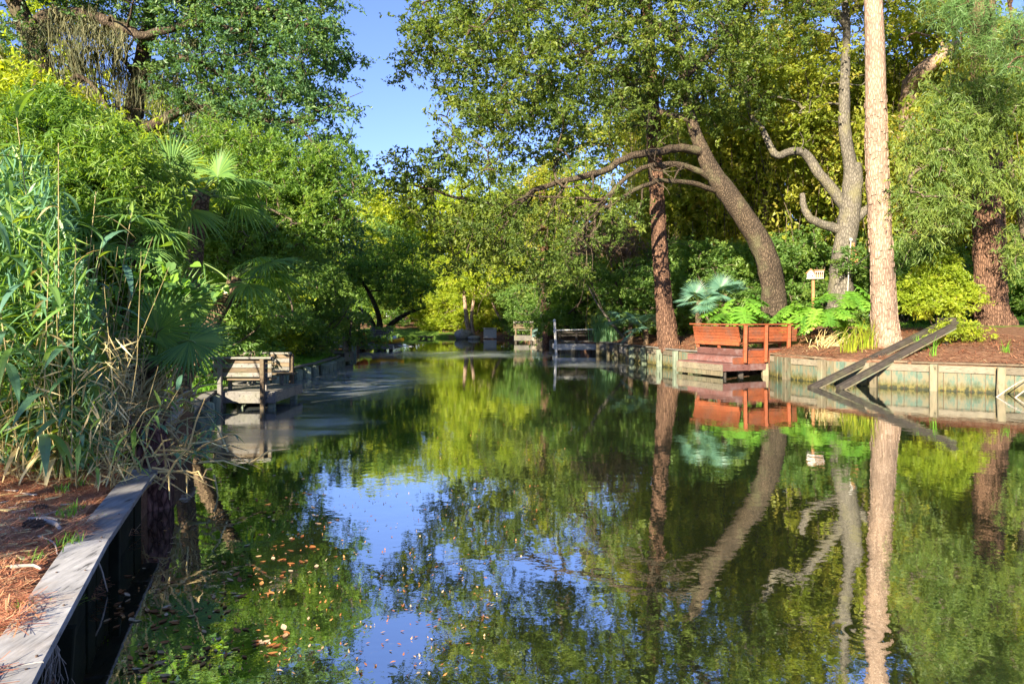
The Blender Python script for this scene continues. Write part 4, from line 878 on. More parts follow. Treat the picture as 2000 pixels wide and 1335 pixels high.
VLS = ['behind the slanting sapling', 'just past the slender reddish pine', 'behind the blue-green fan palms', 'behind the leaning oak trunk', 'between the leaning oak and the knobby grey tree', 'right behind the knobby grey tree', 'right behind the pale straight pine', 'behind the rounded yellow-green shrub', 'right behind the thick red pine', 'beyond the small lawn, past the thick red pine', 'at the end of the small lawn, past the drooping tree']
for (px, d, h), w_ in zip(((1250, 41, 12.5), (1330, 36, 12), (1410, 37, 14), (1490, 35, 13), (1570, 37, 14), (1660, 37, 14.5), (1745, 35, 13.5), (1830, 35, 13), (1920, 33, 13), (2010, 31, 13), (2090, 28, 12.5)), VLS):
    bg('vine_draped_tree', 'vine', px, d, h, 'vine_leaf', 'vine-draped tree '+w_, GR, 1.0)
for px, d, h, lf in ((1300, 46, 15, 'oak_leaf'), (1450, 45, 16, 'yellow_leaf'), (1620, 44, 16, 'oak_leaf'), (1800, 42, 16, 'oak_leaf'), (1980, 38, 15, 'yellow_leaf')):
    bg('tall_tree', 'round', px, d, h, lf, 'tall tree rising behind the vine-draped wood', 'tall trees behind the vine-draped wood', .9)
for (px, d, h), w_ in zip(((1340, 31.5, 3.4), (1400, 31, 3.8), (1465, 31.5, 4.2), (1560, 32.5, 4.0), (1610, 33, 4.2), (1680, 32, 3.6)), ('beside the slender reddish pine', 'behind the blue-green fan palms', 'behind the leaning oak trunk', 'behind the birdhouse, on the side of the leaning oak', 'behind the birdhouse, on the side of the knobby tree', 'between the knobby grey tree and the pale pine')):
    bg('dark_bush', 'bush', px, d, h, 'shade_leaf', 'dark green bush '+w_, 'dark bushes behind the red deck', 1.2)
for px, d, h in ((1765, 28, 3.4), (1830, 29, 3.4), (1900, 30, 3.4), (2000, 30, 3.6), (2080, 27, 3.6)):
    bg('dark_bush', 'bush', px, d, h, 'shade_leaf', 'dark green bush behind the small lawn past the thick red pine', 'dark bushes behind the right lawn', 1.2)
for px, d, h, lf in ((1243, 38, 3.0, 'fresh_leaf'), (1268, 36, 2.6, 'yellow_leaf'), (1296, 34.5, 3.2, 'fresh_leaf'), (1160, 46, 3.4, 'fresh_leaf'), (1270, 36, 5, 'shade_leaf'), (1210, 40, 6, 'shade_leaf'), (1150, 45, 6.5, 'fresh_leaf'), (1100, 48, 5.0, 'shade_leaf'), ):
    bg('waterside_bush', 'bush', px, d, h, lf, 'yellow-green bush on the bank behind the slanting sapling' if lf == 'yellow_leaf' else ('tall shaded bush' if lf == 'shade_leaf' else 'light green bush')+' crowding the bank between the white railed dock and reddish pine', 'bushes on the bank behind the white railed dock', 1.1)
for px, d, h, lf in ((1170, 50, 11, 'yellow_leaf'), (1090, 56, 11, 'yellow_leaf'), (1030, 60, 12, 'oak_leaf')):
    bg('bank_tree', 'round', px, d, h, lf, 'broad tree behind the white railed dock and the far grey dock', 'trees behind the far right docks', 1.0)
for px, d, h, lf in ((690, 78, 15, 'yellow_leaf'), (745, 84, 17, 'yellow_leaf'), (805, 88, 16, 'fresh_leaf'), (860, 84, 16, 'yellow_leaf'), (915, 78, 15, 'yellow_leaf'), (970, 76, 16, 'yellow_leaf'), (1030, 74, 17, 'oak_leaf'), (890, 70, 9, 'yellow_leaf'), (950, 69, 9, 'yellow_leaf'), (840, 72, 8, 'yellow_leaf')):
    bg('far_tree', 'round', px, d, h, lf, 'golden-green tree closing off the far end of the water', 'trees at the far end of the water', 1.15)
for px, d, h, lf in ((842, 66.5, 3.0, 'yellow_leaf'), (868, 66, 3.4, 'yellow_leaf'), (930, 65.5, 3.6, 'yellow_leaf'), (960, 64.5, 3.2, 'yellow_leaf'), (895, 67, 4, 'yellow_leaf'), (990, 63, 3.4, 'vine_leaf'), (1020, 60, 4, 'shade_leaf'), (1052, 57, 4.5, 'shade_leaf')):
    bg('far_bush', 'bush', px, d, h, lf, 'sunlit bush on the far bank around the pale boulder', 'sunlit bushes on the far bank', 1.3)
for px, d, h in ((515, 34, 7.2), (565, 42, 7.0), (612, 49, 7.0), (700, 60, 7.4), (765, 69, 7.6)):
    bg('round_tree', 'round', px, d, h, 'fresh_leaf', 'rounded mid-green tree behind the lawn and the shaded dock', 'rounded trees along the left bank', 1.0)
for px, d, h, lf in ((480, 24, 3.0, 'yellow_leaf'), (515, 25, 2.6, 'yellow_leaf'), (545, 26, 2.2, 'yellow_leaf')):
    bg('golden_bush', 'bush', px, d, h, lf, 'golden sunlit bush at the back of the small lawn', 'golden bushes behind the small lawn', 1.1)
for (px, d, h), w_ in zip(((570, 26.5, 3.2), (595, 28, 3.4), (440, 22, 2.6), (598, 32, 3.0), (400, 20, 3.0), (350, 17, 3.2), (588, 36, 2.8), (622, 44, 3.0)), ('beside the golden bushes at the back of the small lawn', 'past the golden bushes at the back of the small lawn', 'on the lawn behind the benches of the grey dock', 'behind the small railed landing', 'under the wax myrtle behind the grey dock', 'between the fan palms and the wax myrtle', 'inland of the tall blue-green bulkhead', 'inland of the low shaded dock')):
    bg('dark_bush', 'bush', px, d, h, 'shade_leaf', 'dark bush '+w_, 'dark bushes round the left lawn', 1.1)
for px, d, h, lf in ((-120, 22, 11, 'vine_leaf'), (-20, 26, 12, 'yellow_leaf'), (70, 29, 12, 'vine_leaf'), (170, 31, 12, 'yellow_leaf'), (270, 33, 11, 'dark_oak_leaf'), (360, 34, 12, 'dark_oak_leaf'), (450, 36, 12, 'dark_oak_leaf'), (530, 40, 11, 'dark_oak_leaf')):
    bg('back_tree', 'vine' if 'vine' in lf else 'round', px, d, h, lf, 'tree filling the wood behind the moss-hung oak', 'trees behind the moss-hung oak', 1.0)

def far_wood():
    rng = RNG(601); m = MB(); n = 2600
    ang = rng.uniform(math.radians(-20), math.radians(200), n); rad = rng.uniform(95, 150, n)
    tips = np.column_stack([np.cos(ang)*rad, 20+np.sin(ang)*rad*.9, rng.uniform(.5, 12, n)]); foliage(m, tips, 24, 1.5, .75, .4, rng)
    stuff(obj('far_wood', m, M['oak_leaf']), 'distant wood closing the horizon behind the far bank', 'wood')
far_wood()

# ------------------------------------------------------------------ left thicket
def blade_proto(name, L, W, bend, R, mat, n=6):
    s = np.linspace(0, 1, n+1); w = W*.5*np.sin(math.pi*np.clip(s, .03, .985)**.75)**.8
    x = L*(s-.12*bend*s**2); z = -L*bend*.5*s**2; V = []
    for i in range(n+1): V += [(x[i], -w[i], z[i]+w[i]*.25), (x[i], 0, z[i]), (x[i], w[i], z[i]+w[i]*.25)]
    Q = [[3*i+j, 3*i+3+j, 3*i+4+j, 3*i+1+j] for i in range(n) for j in (0, 1)]
    me = mesh_data(name, np.array(V), np.array(Q), np.full(len(Q), R)); me.materials.append(M[mat]); return me
CANE = [blade_proto('leaf', L, W, b, R, 'cane_leaf') for L, W, b, R in ((.27, .034, .5, .1), (.32, .040, .9, .3), (.24, .030, 1.2, .5), (.30, .036, 1.5, .7), (.22, .026, .7, .9), (.34, .042, 1.1, .2), (.28, .033, .4, 1.0), (.26, .036, 1.4, .0))]
CANE_DRY = [blade_proto('leaf', L, W, b, R, 'dry_leaf') for L, W, b, R in ((.24, .022, 1.6, .2), (.28, .026, 1.9, .6), (.20, .018, 1.3, .9))]
def cane(x, y, h, lean, rng, label, group, nleaf=13, big=1.0, lo=.3, dry=.1):
    b = GP(x, y)-(0, 0, .03); t = thing('river_cane', b, label, 'cane', group)
    top = b+np.array([lean[0], lean[1], h]); p = smooth_path([b, b+(top-b)*.35+(-lean[0]*.12, 0, 0), b+(top-b)*.7+(-lean[0]*.06, 0, h*.02), top], 4)
    m = MB(); tube(m, p, np.linspace(.008, .003, len(p)), 6); obj('stem', m, M['cane_stem'] if rng.random() < .6 else M['green_stem'], t, True)
    for i in range(nleaf):
        f = (lo+(1-lo)*((i+rng.random())/nleaf)); q = f*(len(p)-1); j = min(int(q), len(p)-2); c = p[j]+(p[j+1]-p[j])*(q-j)
        a = rng.uniform(0, 2*math.pi); el = rng.uniform(-.35, .65) if f < .93 else rng.uniform(.5, 1.2)
        d = Vector((math.cos(a)*math.cos(el), math.sin(a)*math.cos(el), math.sin(el)))
        me = CANE_DRY[rng.integers(3)] if (rng.random() < dry or f < .22) else CANE[rng.integers(8)]
        o = put('leaf', me, None, t, tuple(c-b)); o.rotation_mode = 'QUATERNION'; o.rotation_quaternion = d.to_track_quat('X', 'Z')
        sc = big*rng.uniform(.75, 1.2); o.scale = (sc, sc*1.35, sc)
rg = RNG(701)
GC = 'canes along the front of the left thicket'
def in_thicket():
    while True:
        y = 6.2+rg.random()**1.2*2.6; x0, x1 = PX(-40, y), PX(170+(y-6.2)*14, y); x = rg.uniform(x0, x1)
        return x, y
for i in range(54):
    x, y = in_thicket(); h = rg.uniform(1.2, 2.3); cane(x, y, h, (rg.normal()*.22+.12, rg.normal()*.2-.1), rg, 'leafy green cane standing in the thicket above the pine straw', GC, 25, 1.4, .12)
for px, y, h, lx in ((120, 6.4, 2.95, .10), (150, 6.9, 2.6, .3), (70, 6.5, 2.5, -.1), (40, 6.3, 2.8, -.25), (100, 7.0, 3.3, -.2), (200, 7.2, 2.5, .4)):
    cane(PX(px, y), y, h, (lx, -.2), rg, 'tall wide-leaved cane rising above the rest of the thicket', 'tallest canes of the left thicket', 15, 1.35, .3, .08)
for px, y, h, lx in ((235, 6.3, .8, .5), (270, 6.6, .9, .5), (215, 6.2, .7, .4), (150, 6.1, .6, .2), (190, 6.15, .8, .2), (255, 7.2, .8, .5)):
    cane(PX(px, y), y, h, (lx, -.25), rg, 'short young cane leaning out at the foot of the thicket', 'young canes at the thicket foot', 11, .8, .15, .15)

def thicket_mass():
    rng = RNG(711); m = MB(); n = 15000
    y = 6.3+rng.random(n)*3.0; x = PX(-60, y)+(PX(180+(y-6.2)*14, y)-PX(-60, y))*rng.random(n)
    top = 2.6+.5*np.sin(x*3)+.3*np.sin(y*4); z = .5+rng.random(n)**.8*top*np.clip((PX(260, y)-x)/.8, .35, 1)
    V, Q = leaf_quads(np.column_stack([x, y, z]), .26, .032, rng, np.column_stack([np.zeros(n), -np.ones(n)*.3, np.zeros(n)]), 1.3, .4, .8)
    m.add(V, Q, rng.random(n)); stuff(obj('cane_leaves', m, M['cane_leaf']), 'deep mass of narrow cane leaves filling the left thicket', 'cane leaves')
    m = MB(); n = 3000
    y = 6.1+rng.random(n)*2.2; x = PX(-60, y)+(PX(250+(y-6.2)*14, y)-PX(-60, y))*rng.random(n); z = .46+rng.random(n)**1.6*1.25
    V, Q = leaf_quads(np.column_stack([x, y, z]), .22, .014, rng, None, .8, .3); m.add(V, Q, rng.random(n))
    stuff(obj('dry_cane_leaves', m, M['dry_leaf']), 'dry straw-coloured leaves hanging low in the left thicket', 'dry leaves')
    m = MB()
    for i in range(150):
        yy = 6.15+rng.random()*2.6; xx = PX(-60, yy)+(PX(235+(yy-6.2)*14, yy)-PX(-60, yy))*rng.random(); h = rng.uniform(.7, 2.3)
        b = np.array([xx, yy, .44]); tp = b+(rng.normal()*.25+.1, rng.normal()*.2, h); tube(m, [b, (b+tp)/2+(rng.normal()*.05, 0, .02), tp], [.0045, .004, .002], 4, rng.random(), False)
    stuff(obj('cane_stems', m, M['cane_stem']), 'crowd of thin tan cane stems at the thicket foot', 'cane stems')
thicket_mass()

b_ = GP(PX(120, 10.4), 10.4)
sh = [(smooth_path([b_, b_+(.1, 0, 1.2), b_+(-.2, -.1, 2.6), b_+(.2, 0, 3.6)], 4), np.linspace(.06, .015, 13)), (smooth_path([b_, b_+(.6, 0, 1.2), b_+(1.2, -.1, 2.4)], 4), np.linspace(.05, .015, 9)), (smooth_path([b_, b_+(-.6, 0, 1.2), b_+(-1.2, -.1, 2.6)], 4), np.linspace(.05, .015, 9))]
se = [E(40, 270, 9.8, .9, .8, .5), E(130, 260, 10, .8, .8, .45), E(210, 310, 10, .7, .8, .5), E(60, 360, 9.8, 1.0, .9, .6), E(170, 380, 9.8, 1.0, .9, .6), E(270, 400, 10.2, .7, .8, .5), E(110, 480, 9.8, 1.3, .9, .8), E(240, 500, 10, .8, .8, .7), E(20, 560, 9.6, 1.0, .9, .8), E(190, 620, 9.8, 1.0, .8, .8), E(290, 330, 10.6, .6, .7, .35), E(70, 220, 10.2, .6, .6, .25), E(300, 470, 10.8, .4, .5, .4)]
tree('willow_bush', 'bright green narrow-leaved bush towering behind the canes', b_, sh, se, 760, 75, 'fresh_leaf', .125, .026, 'twig', 721, .17, 'bush', .7, twig=.004, droop=.5)
b_ = GP(PX(-120, 13), 13)
tree('back_bush', 'sunlit yellow-green bush at the upper edge of the thicket below the mossy trunks', b_, [(smooth_path([b_, b_+(.5, 0, 1.5), b_+(1.2, 0, 3)], 4), np.linspace(.07, .02, 9)), (smooth_path([b_, b_+(1.5, .3, 1.5), b_+(3.2, .2, 3.2)], 4), np.linspace(.07, .02, 9))],
     [E(-20, 230, 13, 1.2, 1, .8), E(50, 210, 13, .9, 1, .7), E(130, 240, 13.3, .9, 1, .6), E(-60, 330, 12.6, 1.2, 1, .9), E(230, 300, 13.5, .9, 1, .6), E(320, 340, 13.6, .8, 1, .6), E(150, 330, 13.4, 1, 1, .8)], 300, 75, 'yellow_leaf', .12, .045, 'twig', 722, .26, 'bush', .7)

# fan palms
def fan(parent, base, hub, axis, normal, radius, mat, rng, nseg=32, spread=4.3, droop=.35, sub='petiole'):
    base = np.asarray(base, float); hub = np.asarray(hub, float); axis = nrm(np.asarray(axis, float)); normal = np.asarray(normal, float); normal = nrm(normal-axis*np.dot(axis, normal)); side = np.cross(normal, axis)
    m = MB(); dth = spread/nseg
    for i in range(nseg):
        th = -spread/2+(i+.5)*dth; d = axis*math.cos(th)+side*math.sin(th); w_ = np.cross(normal, d); Ls = radius*(.72+.28*math.cos(th*.5))*rng.uniform(.93, 1.05); R = rng.random(); V = []
        dr = droop*rng.uniform(.6, 1.5); ss = (.02, .3, .5, .72, .9, 1.0)
        for s in ss:
            wd = Ls*s*math.tan(dth/2)*.98 if s <= .5 else Ls*.5*math.tan(dth/2)*.98*max(1-((s-.5)/.5)**1.1, .03)
            c = hub+d*Ls*s+normal*(.10*Ls*math.cos(th)*s)-np.array([0, 0, 1])*dr*Ls*max(s-.25, 0)**2
            f = normal*wd*.55; V += [c-w_*wd-f*.5, c+f*.5, c+w_*wd-f*.5]
        k = len(ss); m.add(V, [[3*a+j, 3*a+3+j, 3*a+4+j, 3*a+1+j] for a in range(k-1) for j in (0, 1)], R)
    fr = obj('frond', m, M[mat], parent)
    m = MB(); mid = (base+hub)/2+np.array([0, 0, .06*np.linalg.norm(hub-base)]); tube(m, smooth_path([base, mid, hub, hub+axis*radius*.18], 4), np.linspace(.018, .008, 13), 5); obj(sub, m, M['green_stem'], fr, True)
def palm(label, base, crown, nf, rad, mat, seed, explicit=(), trunk_r=.11, az=(0, 6.283), pet=.9, el=(-.4, 1.2), droop=.4):
    rng = RNG(seed); base = np.asarray(base, float); crown = np.asarray(crown, float); t = thing('palmetto', base, label, 'palm')
    m = MB(); p = smooth_path([base-(0, 0, .1), base+(crown-base)*.5, crown-(0, 0, .1), crown], 5)
    tube(m, p, np.interp(np.linspace(0, 1, len(p)), [0, .7, 1], [trunk_r*1.15, trunk_r, trunk_r*.5]), 12, .5, True, .07, rng); obj('trunk', m, M['palm_bark'], t)
    for c, h, ax, nr, r in explicit: fan(t, c, h, ax, nr, r, mat, rng, 38, droop=droop*.6)
    for i in range(nf):
        a = az[0]+(az[1]-az[0])*(i+rng.random()*.7)/nf; e = rng.uniform(*el); d = np.array([math.cos(a)*math.cos(e), math.sin(a)*math.cos(e), math.sin(e)])
        hub = crown+d*pet*rng.uniform(.75, 1.15)-np.array([0, 0, .12*pet]); ax = nrm(d-np.array([0, 0, .35])); up = nrm(np.array([rng.normal()*.25-d[0]*.4, rng.normal()*.25-d[1]*.4, 1.0]))
        fan(t, crown-(0, 0, .05), hub, ax, up, rad*rng.uniform(.8, 1.1), mat, rng, 30, droop=droop)
    return t
c0 = P(300, 700, 9.0); b0 = GP(c0[0]-.05, 9.05)
palm('low fan palm beside the stump with two broad fans leaning over the water', b0, c0, 7, .52, 'palm_leaf', 801,
     [(c0, P(308, 648, 8.7), (.75, -.1, .5), (.15, -1, .25), .74), (c0, P(370, 665, 8.5), (.9, -.1, -.35), (.2, -.75, .75), .62), (c0, P(345, 600, 9.3), (.55, .2, .85), (.5, -.8, .2), .65)], .13, (.3, 5.9), .55, (-.5, .9))
c0 = P(392, 380, 12.6); b0 = GP(c0[0]-.5, 12.9)
palm('taller fan palm rising out of the bush behind the stump', b0, c0, 13, .72, 'palm_leaf', 802, [(c0, P(335, 330, 12.2), (-.15, -.1, 1), (.2, -1, .1), .75), (c0, P(425, 345, 12.2), (.5, -.2, .7), (-.3, -.8, .5), .7)], .14, (0, 6.28), .85, (-.5, .9), .6)
c0 = P(455, 548, 14.2); b0 = GP(-6.75, 14.4)
palm('fan palm with long drooping fronds hanging toward the grey dock', b0, c0, 9, .75, 'palm_leaf', 803, [(c0, P(520, 515, 13.9), (.85, -.2, .1), (-.1, -.3, 1), .85)], .14, (-1.2, 4.2), .8, (-.2, .8), .9)
c0 = P(250, 470, 9.6); b0 = GP(c0[0], 9.7)
palm('fan palm half buried in the narrow-leaved bush', b0, c0, 8, .55, 'palm_leaf', 804, [], .12, (-2.6, .4), .6, (-.3, .6), .8)
for px, py, d, sd, lab in ((1365, 588, 25.2, 811, 'blue-green fan palm beside the red deck nearer the reddish pine'), (1415, 575, 25.6, 812, 'blue-green fan palm behind the red deck bench')):
    c0 = P(px, py, d); palm(lab, GP(c0[0], d+.1), c0, 9, .52, 'blue_palm_leaf', sd, [(c0, P(px-8, py-14, d-.3), (-.1, -.05, 1), (0, -1, .1), .62)], .1, (2.6, 6.8), .45, (-.2, .9), .25)
for px, py, d, sd, lab in ((1232, 630, 31, 813, 'blue-grey fan palm at the bank edge left of no trunk, by the slanting sapling'), (1262, 640, 29.5, 814, 'blue-grey fan palm at the foot of the reddish pine')):
    c0 = P(px, py, d); palm(lab.replace(' left of no trunk,', ''), GP(c0[0], d+.1), c0, 8, .7, 'blue_palm_leaf', sd, [], .1, (2.2, 6.8), .6, (-.3, .9), .4)

# climbing vine with round leaves, beside the low fan palm
def heart(name, L, R):
    pts = [(0, 0), (-.08*L, .22*L), (.12*L, .42*L), (.45*L, .38*L), (.8*L, .16*L), (L, 0)]
    V = [(x, y, .06*L*abs(y)/L-.15*x*x/L) for x, y in pts]+[(x, -y, .06*L*abs(y)/L-.15*x*x/L) for x, y in pts[1:-1]]+[(.35*L, 0, -.03*L)]
    c = 10; ring = [0, 1, 2, 3, 4, 5, 9, 8, 7, 6]; Q = [[c, ring[i], ring[i+1], ring[(i+2) % 10]] for i in range(0, 10, 2)]
    me = mesh_data(name, np.array(V), np.array(Q), np.full(len(Q), R)); me.materials.append(M['bright_leaf'] if R > .75 else M['palm_leaf']); return me
HEART = [heart('leaf', .10, r) for r in (.0, .35, .7, .9)]
def vine(label, pts, seed, n, spread):
    rng = RNG(seed); p = smooth_path([P(*q) for q in pts], 6); t = thing('climbing_vine', p[0], label, 'vine'); m = MB(); tube(m, p, .007, 5); obj('stem', m, M['green_stem'], t, True)
    for i in range(n):
        c = p[rng.integers(len(p))]+rng.normal(size=3)*(spread, spread*.6, spread); o = put('leaf', HEART[rng.integers(4)], None, t, tuple(c-p[0])); o.rotation_euler = (rng.normal()*.5, .5+rng.normal()*.4, rng.uniform(-2.6, -.5)); s_ = rng.uniform(.8, 1.5); o.scale = (s_,)*3
vine('round-leaved vine climbing over the bush beside the low fan palm', [(240, 640, 9.0), (255, 580, 8.9), (280, 540, 8.9), (320, 520, 9), (355, 560, 9)], 821, 130, .22)
vine('round-leaved vine trailing out toward the dock from the low fan palm', [(330, 540, 9.2), (370, 560, 9.2), (410, 566, 9.2), (440, 566, 9.2)], 822, 26, .05)

# stump and broken wood at the corner of the bank
def stump():
    rng = RNG(831); b = P(290, 885, 7.25); b[2] = -.06; t = thing('stump', b, 'reddish brown weathered stump at the water corner below the low fan palm', 'stump')
    m = MB(); p = smooth_path([b, b+(.02, 0, .40), b+(-.02, .02, .70), b+(-.05, .02, .82)], 4); tube(m, p, np.interp(np.linspace(0, 1, len(p)), [0, .4, 1], [.24, .19, .17]), 18, .5, True, .06, rng); obj('trunk', m, M['stump_bark'], t)
    for i in range(9):
        a = rng.uniform(0, 6.28); c = b+np.array([math.cos(a)*.17-.04, math.sin(a)*.17, .70]); m = MB(); beam(m, c, c+(rng.normal()*.03, rng.normal()*.03, rng.uniform(.14, .28)), .07, .025, (math.cos(a), math.sin(a), 0), .5, .4); obj('splinter', m, M['stump_bark'], t)
stump()
def log_(pts, r0, r1, label, name='log', mat='driftwood', cat='log'):
    m = MB(); p = smooth_path(pts, 5); tube(m, p, np.linspace(r0, r1, len(p)), 8, .5, True, .06, RNG(int(abs(p[0][0])*1000))); return tag(obj(name, m, M[mat], None, True, tuple(p[0])), label, cat)
log_([P(322, 850, 9.6), P(340, 815, 10.0), P(352, 800, 10.6)], .09, .05, 'weathered branch leaning behind the reddish stump')
log_([P(330, 800, 10.2), P(362, 770, 10.6), P(380, 768, 11)], .06, .03, 'pale broken branch between the stump and the timber edging')
rg = RNG(835)
def dead_fronds(cx, cy, cz, n, seed, label):
    rng = RNG(seed); m = MB()
    for i in range(n):
        b = np.array([cx, cy, cz])+rng.normal(size=3)*(.25, .2, .08); a = rng.uniform(-1.4, 1.4)-1.57+.8; tp = b+np.array([math.cos(a)*rng.uniform(.1, .6), -abs(math.sin(a))*rng.uniform(0, .3), rng.uniform(-.35, .55)])
        tube(m, [b, (b+tp)/2+(0, 0, .05), tp], [.012, .009, .003], 4, rng.random(), False)
    stuff(obj('dead_fronds', m, M['dry_leaf']), label, 'dead fronds')
dead_fronds(*P(285, 790, 8.8), 90, 836, 'tangle of brown dead fronds round the low fan palm trunk')
dead_fronds(*P(345, 880, 8.0), 50, 837, 'tangle of dry stalks drooping over the bank end into the water')
dead_fronds(*P(240, 800, 7.8), 70, 838, 'tangle of brown stalks between the canes and the stump')
dead_fronds(*(P(318, 915, 6.75)), 36, 839, 'tangle of pale dry stalks hanging over the far end of the plank edging')
# sprigs at the bank end
for i, (px, py, d, lx) in enumerate(((330, 850, 7.6, .5), (350, 870, 7.4, .6), (310, 900, 7.0, .45), (370, 830, 8.2, .4), (300, 915, 6.7, .4), (290, 905, 6.8, .5), (320, 880, 7.1, .5))):
    p = P(px, py, d); rgx = RNG(840+i); t = thing('young_cane', p, 'small sprig of green cane leaves arching over the water past the stump', 'cane', 'sprigs at the bank end')
    tp = p+np.array([lx, -.1, .12]); m = MB(); pp = smooth_path([p, (p+tp)/2+(0, 0, .1), tp], 5); tube(m, pp, .005, 5); obj('stem', m, M['cane_stem'], t)
    for k in range(10):
        c = pp[rgx.integers(3, len(pp))]; o = put('leaf', CANE[rgx.integers(8)] if rgx.random() < .8 else CANE_DRY[0], None, t, tuple(c-p)); o.rotation_mode = 'QUATERNION'; a = rgx.uniform(-2, 1.2); o.rotation_quaternion = Vector((math.cos(a), math.sin(a), rgx.uniform(-.2, .6))).to_track_quat('X', 'Z'); o.scale = (.62,)*3

# ------------------------------------------------------------------ left foreground litter
def straw(name, n, area, L, W, seed, label, lift=.012):
    rng = RNG(seed); m = MB(); pts = []
    (x0, x1, y0, y1), test = area
    while len(pts) < n:
        x, y = rng.uniform(x0, x1), rng.uniform(y0, y1)
        if test(x, y): pts.append((x, y, gz(x, y)))
    C = np.array(pts); C[:, 2] += rng.uniform(.002, lift, n); a = rng.uniform(0, 6.28, n); D = np.column_stack([np.cos(a), np.sin(a), rng.normal(size=n)*.14]); S = np.column_stack([-np.sin(a), np.cos(a), np.zeros(n)])
    l = L*rng.uniform(.5, 1.3, n)[:, None]; w = W*rng.uniform(.6, 1.5, n)[:, None]; N = np.array([0, 0, 1.0])
    V = np.stack([C-D*l/2-S*w/2, C-D*l/2+S*w/2, C+D*l/2+S*w/2+N*.006, C+D*l/2-S*w/2+N*.006], 1).reshape(-1, 3)
    m.add(V, np.arange(4*n).reshape(-1, 4), np.clip(rng.beta(1.3, 2.2, n), 0, 1)); stuff(obj(name, m, M['straw']), label, 'pine straw')
def edge_x(y): return np.interp(y, [p[1] for p in SHORE[:11]], [p[0] for p in SHORE[:11]])
straw('pine_straw', 17000, ((-5.2, -1.6, 2.4, 7.0), lambda x, y: x < edge_x(y)-.17 and x > PX(-30, y)), .16, .0035, 851, 'red pine needles covering the near bank behind the plank')
straw('plank_needles', 420, ((-3.3, -1.6, 2.6, 6.6), lambda x, y: edge_x(y)-.17 <= x < edge_x(y)+.05 and (math.sin(y*4.2)+math.sin(y*9.1+1) > .25)), .17, .004, 852, 'brown pine needles lying across the plank edging', .006)
for o in COL.objects:
    if o.name == 'plank_needles': o.location.z += .052
rg = RNG(853)
def chips(n, seed):
    rng = RNG(seed)
    for i in range(n):
        y = rng.uniform(3.0, 6.6); x = rng.uniform(min(PX(0, y), edge_x(y)-.7), edge_x(y)-.3); L = rng.uniform(.05, .19); m = MB(); c = GP(x, y)+(0, 0, .016); a = rng.uniform(0, 3.14); d = np.array([math.cos(a), math.sin(a), 0])*L/2
        beam(m, c-d, c+d, rng.uniform(.012, .035), .008, (rng.normal()*.2, rng.normal()*.2, 1), rng.random(), .6)
        tag(obj('wood_chip', m, M['dry_leaf'] if rng.random() < .6 else M['driftwood'], None, False, tuple(c)), 'pale sliver of bark or dry leaf lying on the red pine straw', 'chip', 'slivers lying on the pine straw')
chips(110, 854)
def stick(px, py, px2, py2, r, label):
    z = .46
    def g(a, b): d = (H-z)*F/(b-YH); x = PX(a, d); q = GP(x, d); return q+(0, 0, r+.012)
    a, b = g(px, py), g(px2, py2); log_([a, (a+b)/2+(.02, .03, .004), b], r, r*.6, label, 'fallen_stick', 'driftwood', 'stick')
stick(20, 1117, 80, 1113, .012, 'pale straight stick on the straw below the pine cone')
stick(70, 1020, 118, 1035, .022, 'grey broken branch end behind the pine cone')
stick(55, 1012, 112, 1012, .012, 'thin grey twig on the straw behind the broken branch')
stick(150, 1040, 210, 1030, .008, 'thin bleached twig beside the grey plank end')
stick(75, 1050, 112, 1080, .007, 'curved pale root on the straw beside the grass tufts')
def cone(px, py, s, label):
    d = (H-.46)*F/(py-YH); b = GP(PX(px, d), d)+(0, 0, .03*s); t = thing('pine_cone', b, label, 'pine cone'); rng = RNG(px); m = MB(); ax = nrm(np.array([1, .25, .05])); tube(m, [b-ax*.05*s, b-ax*.02*s, b+ax*.03*s, b+ax*.06*s], [.015*s, .026*s, .022*s, .006*s], 8); obj('core', m, M['cone'], t)
    m0 = MB(); m0.add([(0, -.009, 0), (0, .009, 0), (.018, .011, .006), (.018, -.011, .006), (0, -.007, .004), (0, .007, .004), (.020, .008, .010), (.020, -.008, .010)], BOXQ); me = mesh_data('scale', *m0.arrays()); me.materials.append(M['cone'])
    sd = np.cross(ax, (0, 0, 1)); up = np.cross(sd, ax)
    for i in range(54):
        f = i/54; an = i*2.4; n_ = sd*math.cos(an)+up*math.sin(an); c = b+ax*(f*.105-.05)*s+n_*.020*s*math.sin(math.pi*(.15+.75*f)); o = put('scale', me, None, t, tuple(c-b)); o.rotation_mode = 'QUATERNION'; o.rotation_quaternion = Vector(n_+ax*.6).to_track_quat('X', 'Z'); o.scale = (s,)*3
cone(64, 1030, 1.15, 'larger dark pine cone lying on the straw against the grey branch end')
cone(78, 986, .8, 'smaller dark pine cone lying on the straw nearer the canes')
def tuft(name, base, n, h, mat, seed, label, cat='grass', spread=.06, w=.006, lean=.5, group=None, kind=None):
    rng = RNG(seed); base = np.asarray(base, float); m = MB()
    for i in range(n):
        b = base+np.array([rng.normal()*spread*min(1, n/45), rng.normal()*spread*min(1, n/45), -.01]); a = rng.uniform(0, 6.28); l = h*rng.uniform(.6, 1.15); o = lean*rng.uniform(.2, 1.1)*l; k = 5; s = np.linspace(0, 1, k)
        p = b+np.column_stack([math.cos(a)*o*s**2, math.sin(a)*o*s**2, l*(s-.35*lean*s**2)]); sd = np.array([-math.sin(a), math.cos(a), 0])*w*(1-s**2*.93)[:, None]
        V = np.concatenate([p-sd, p+sd]); j = np.arange(k-1); m.add(V, np.stack([j, j+1, k+j+1, k+j], 1), rng.random())
    o = obj(name, m, M[mat], None, False, tuple(base)); return tag(o, label, cat, group, kind)
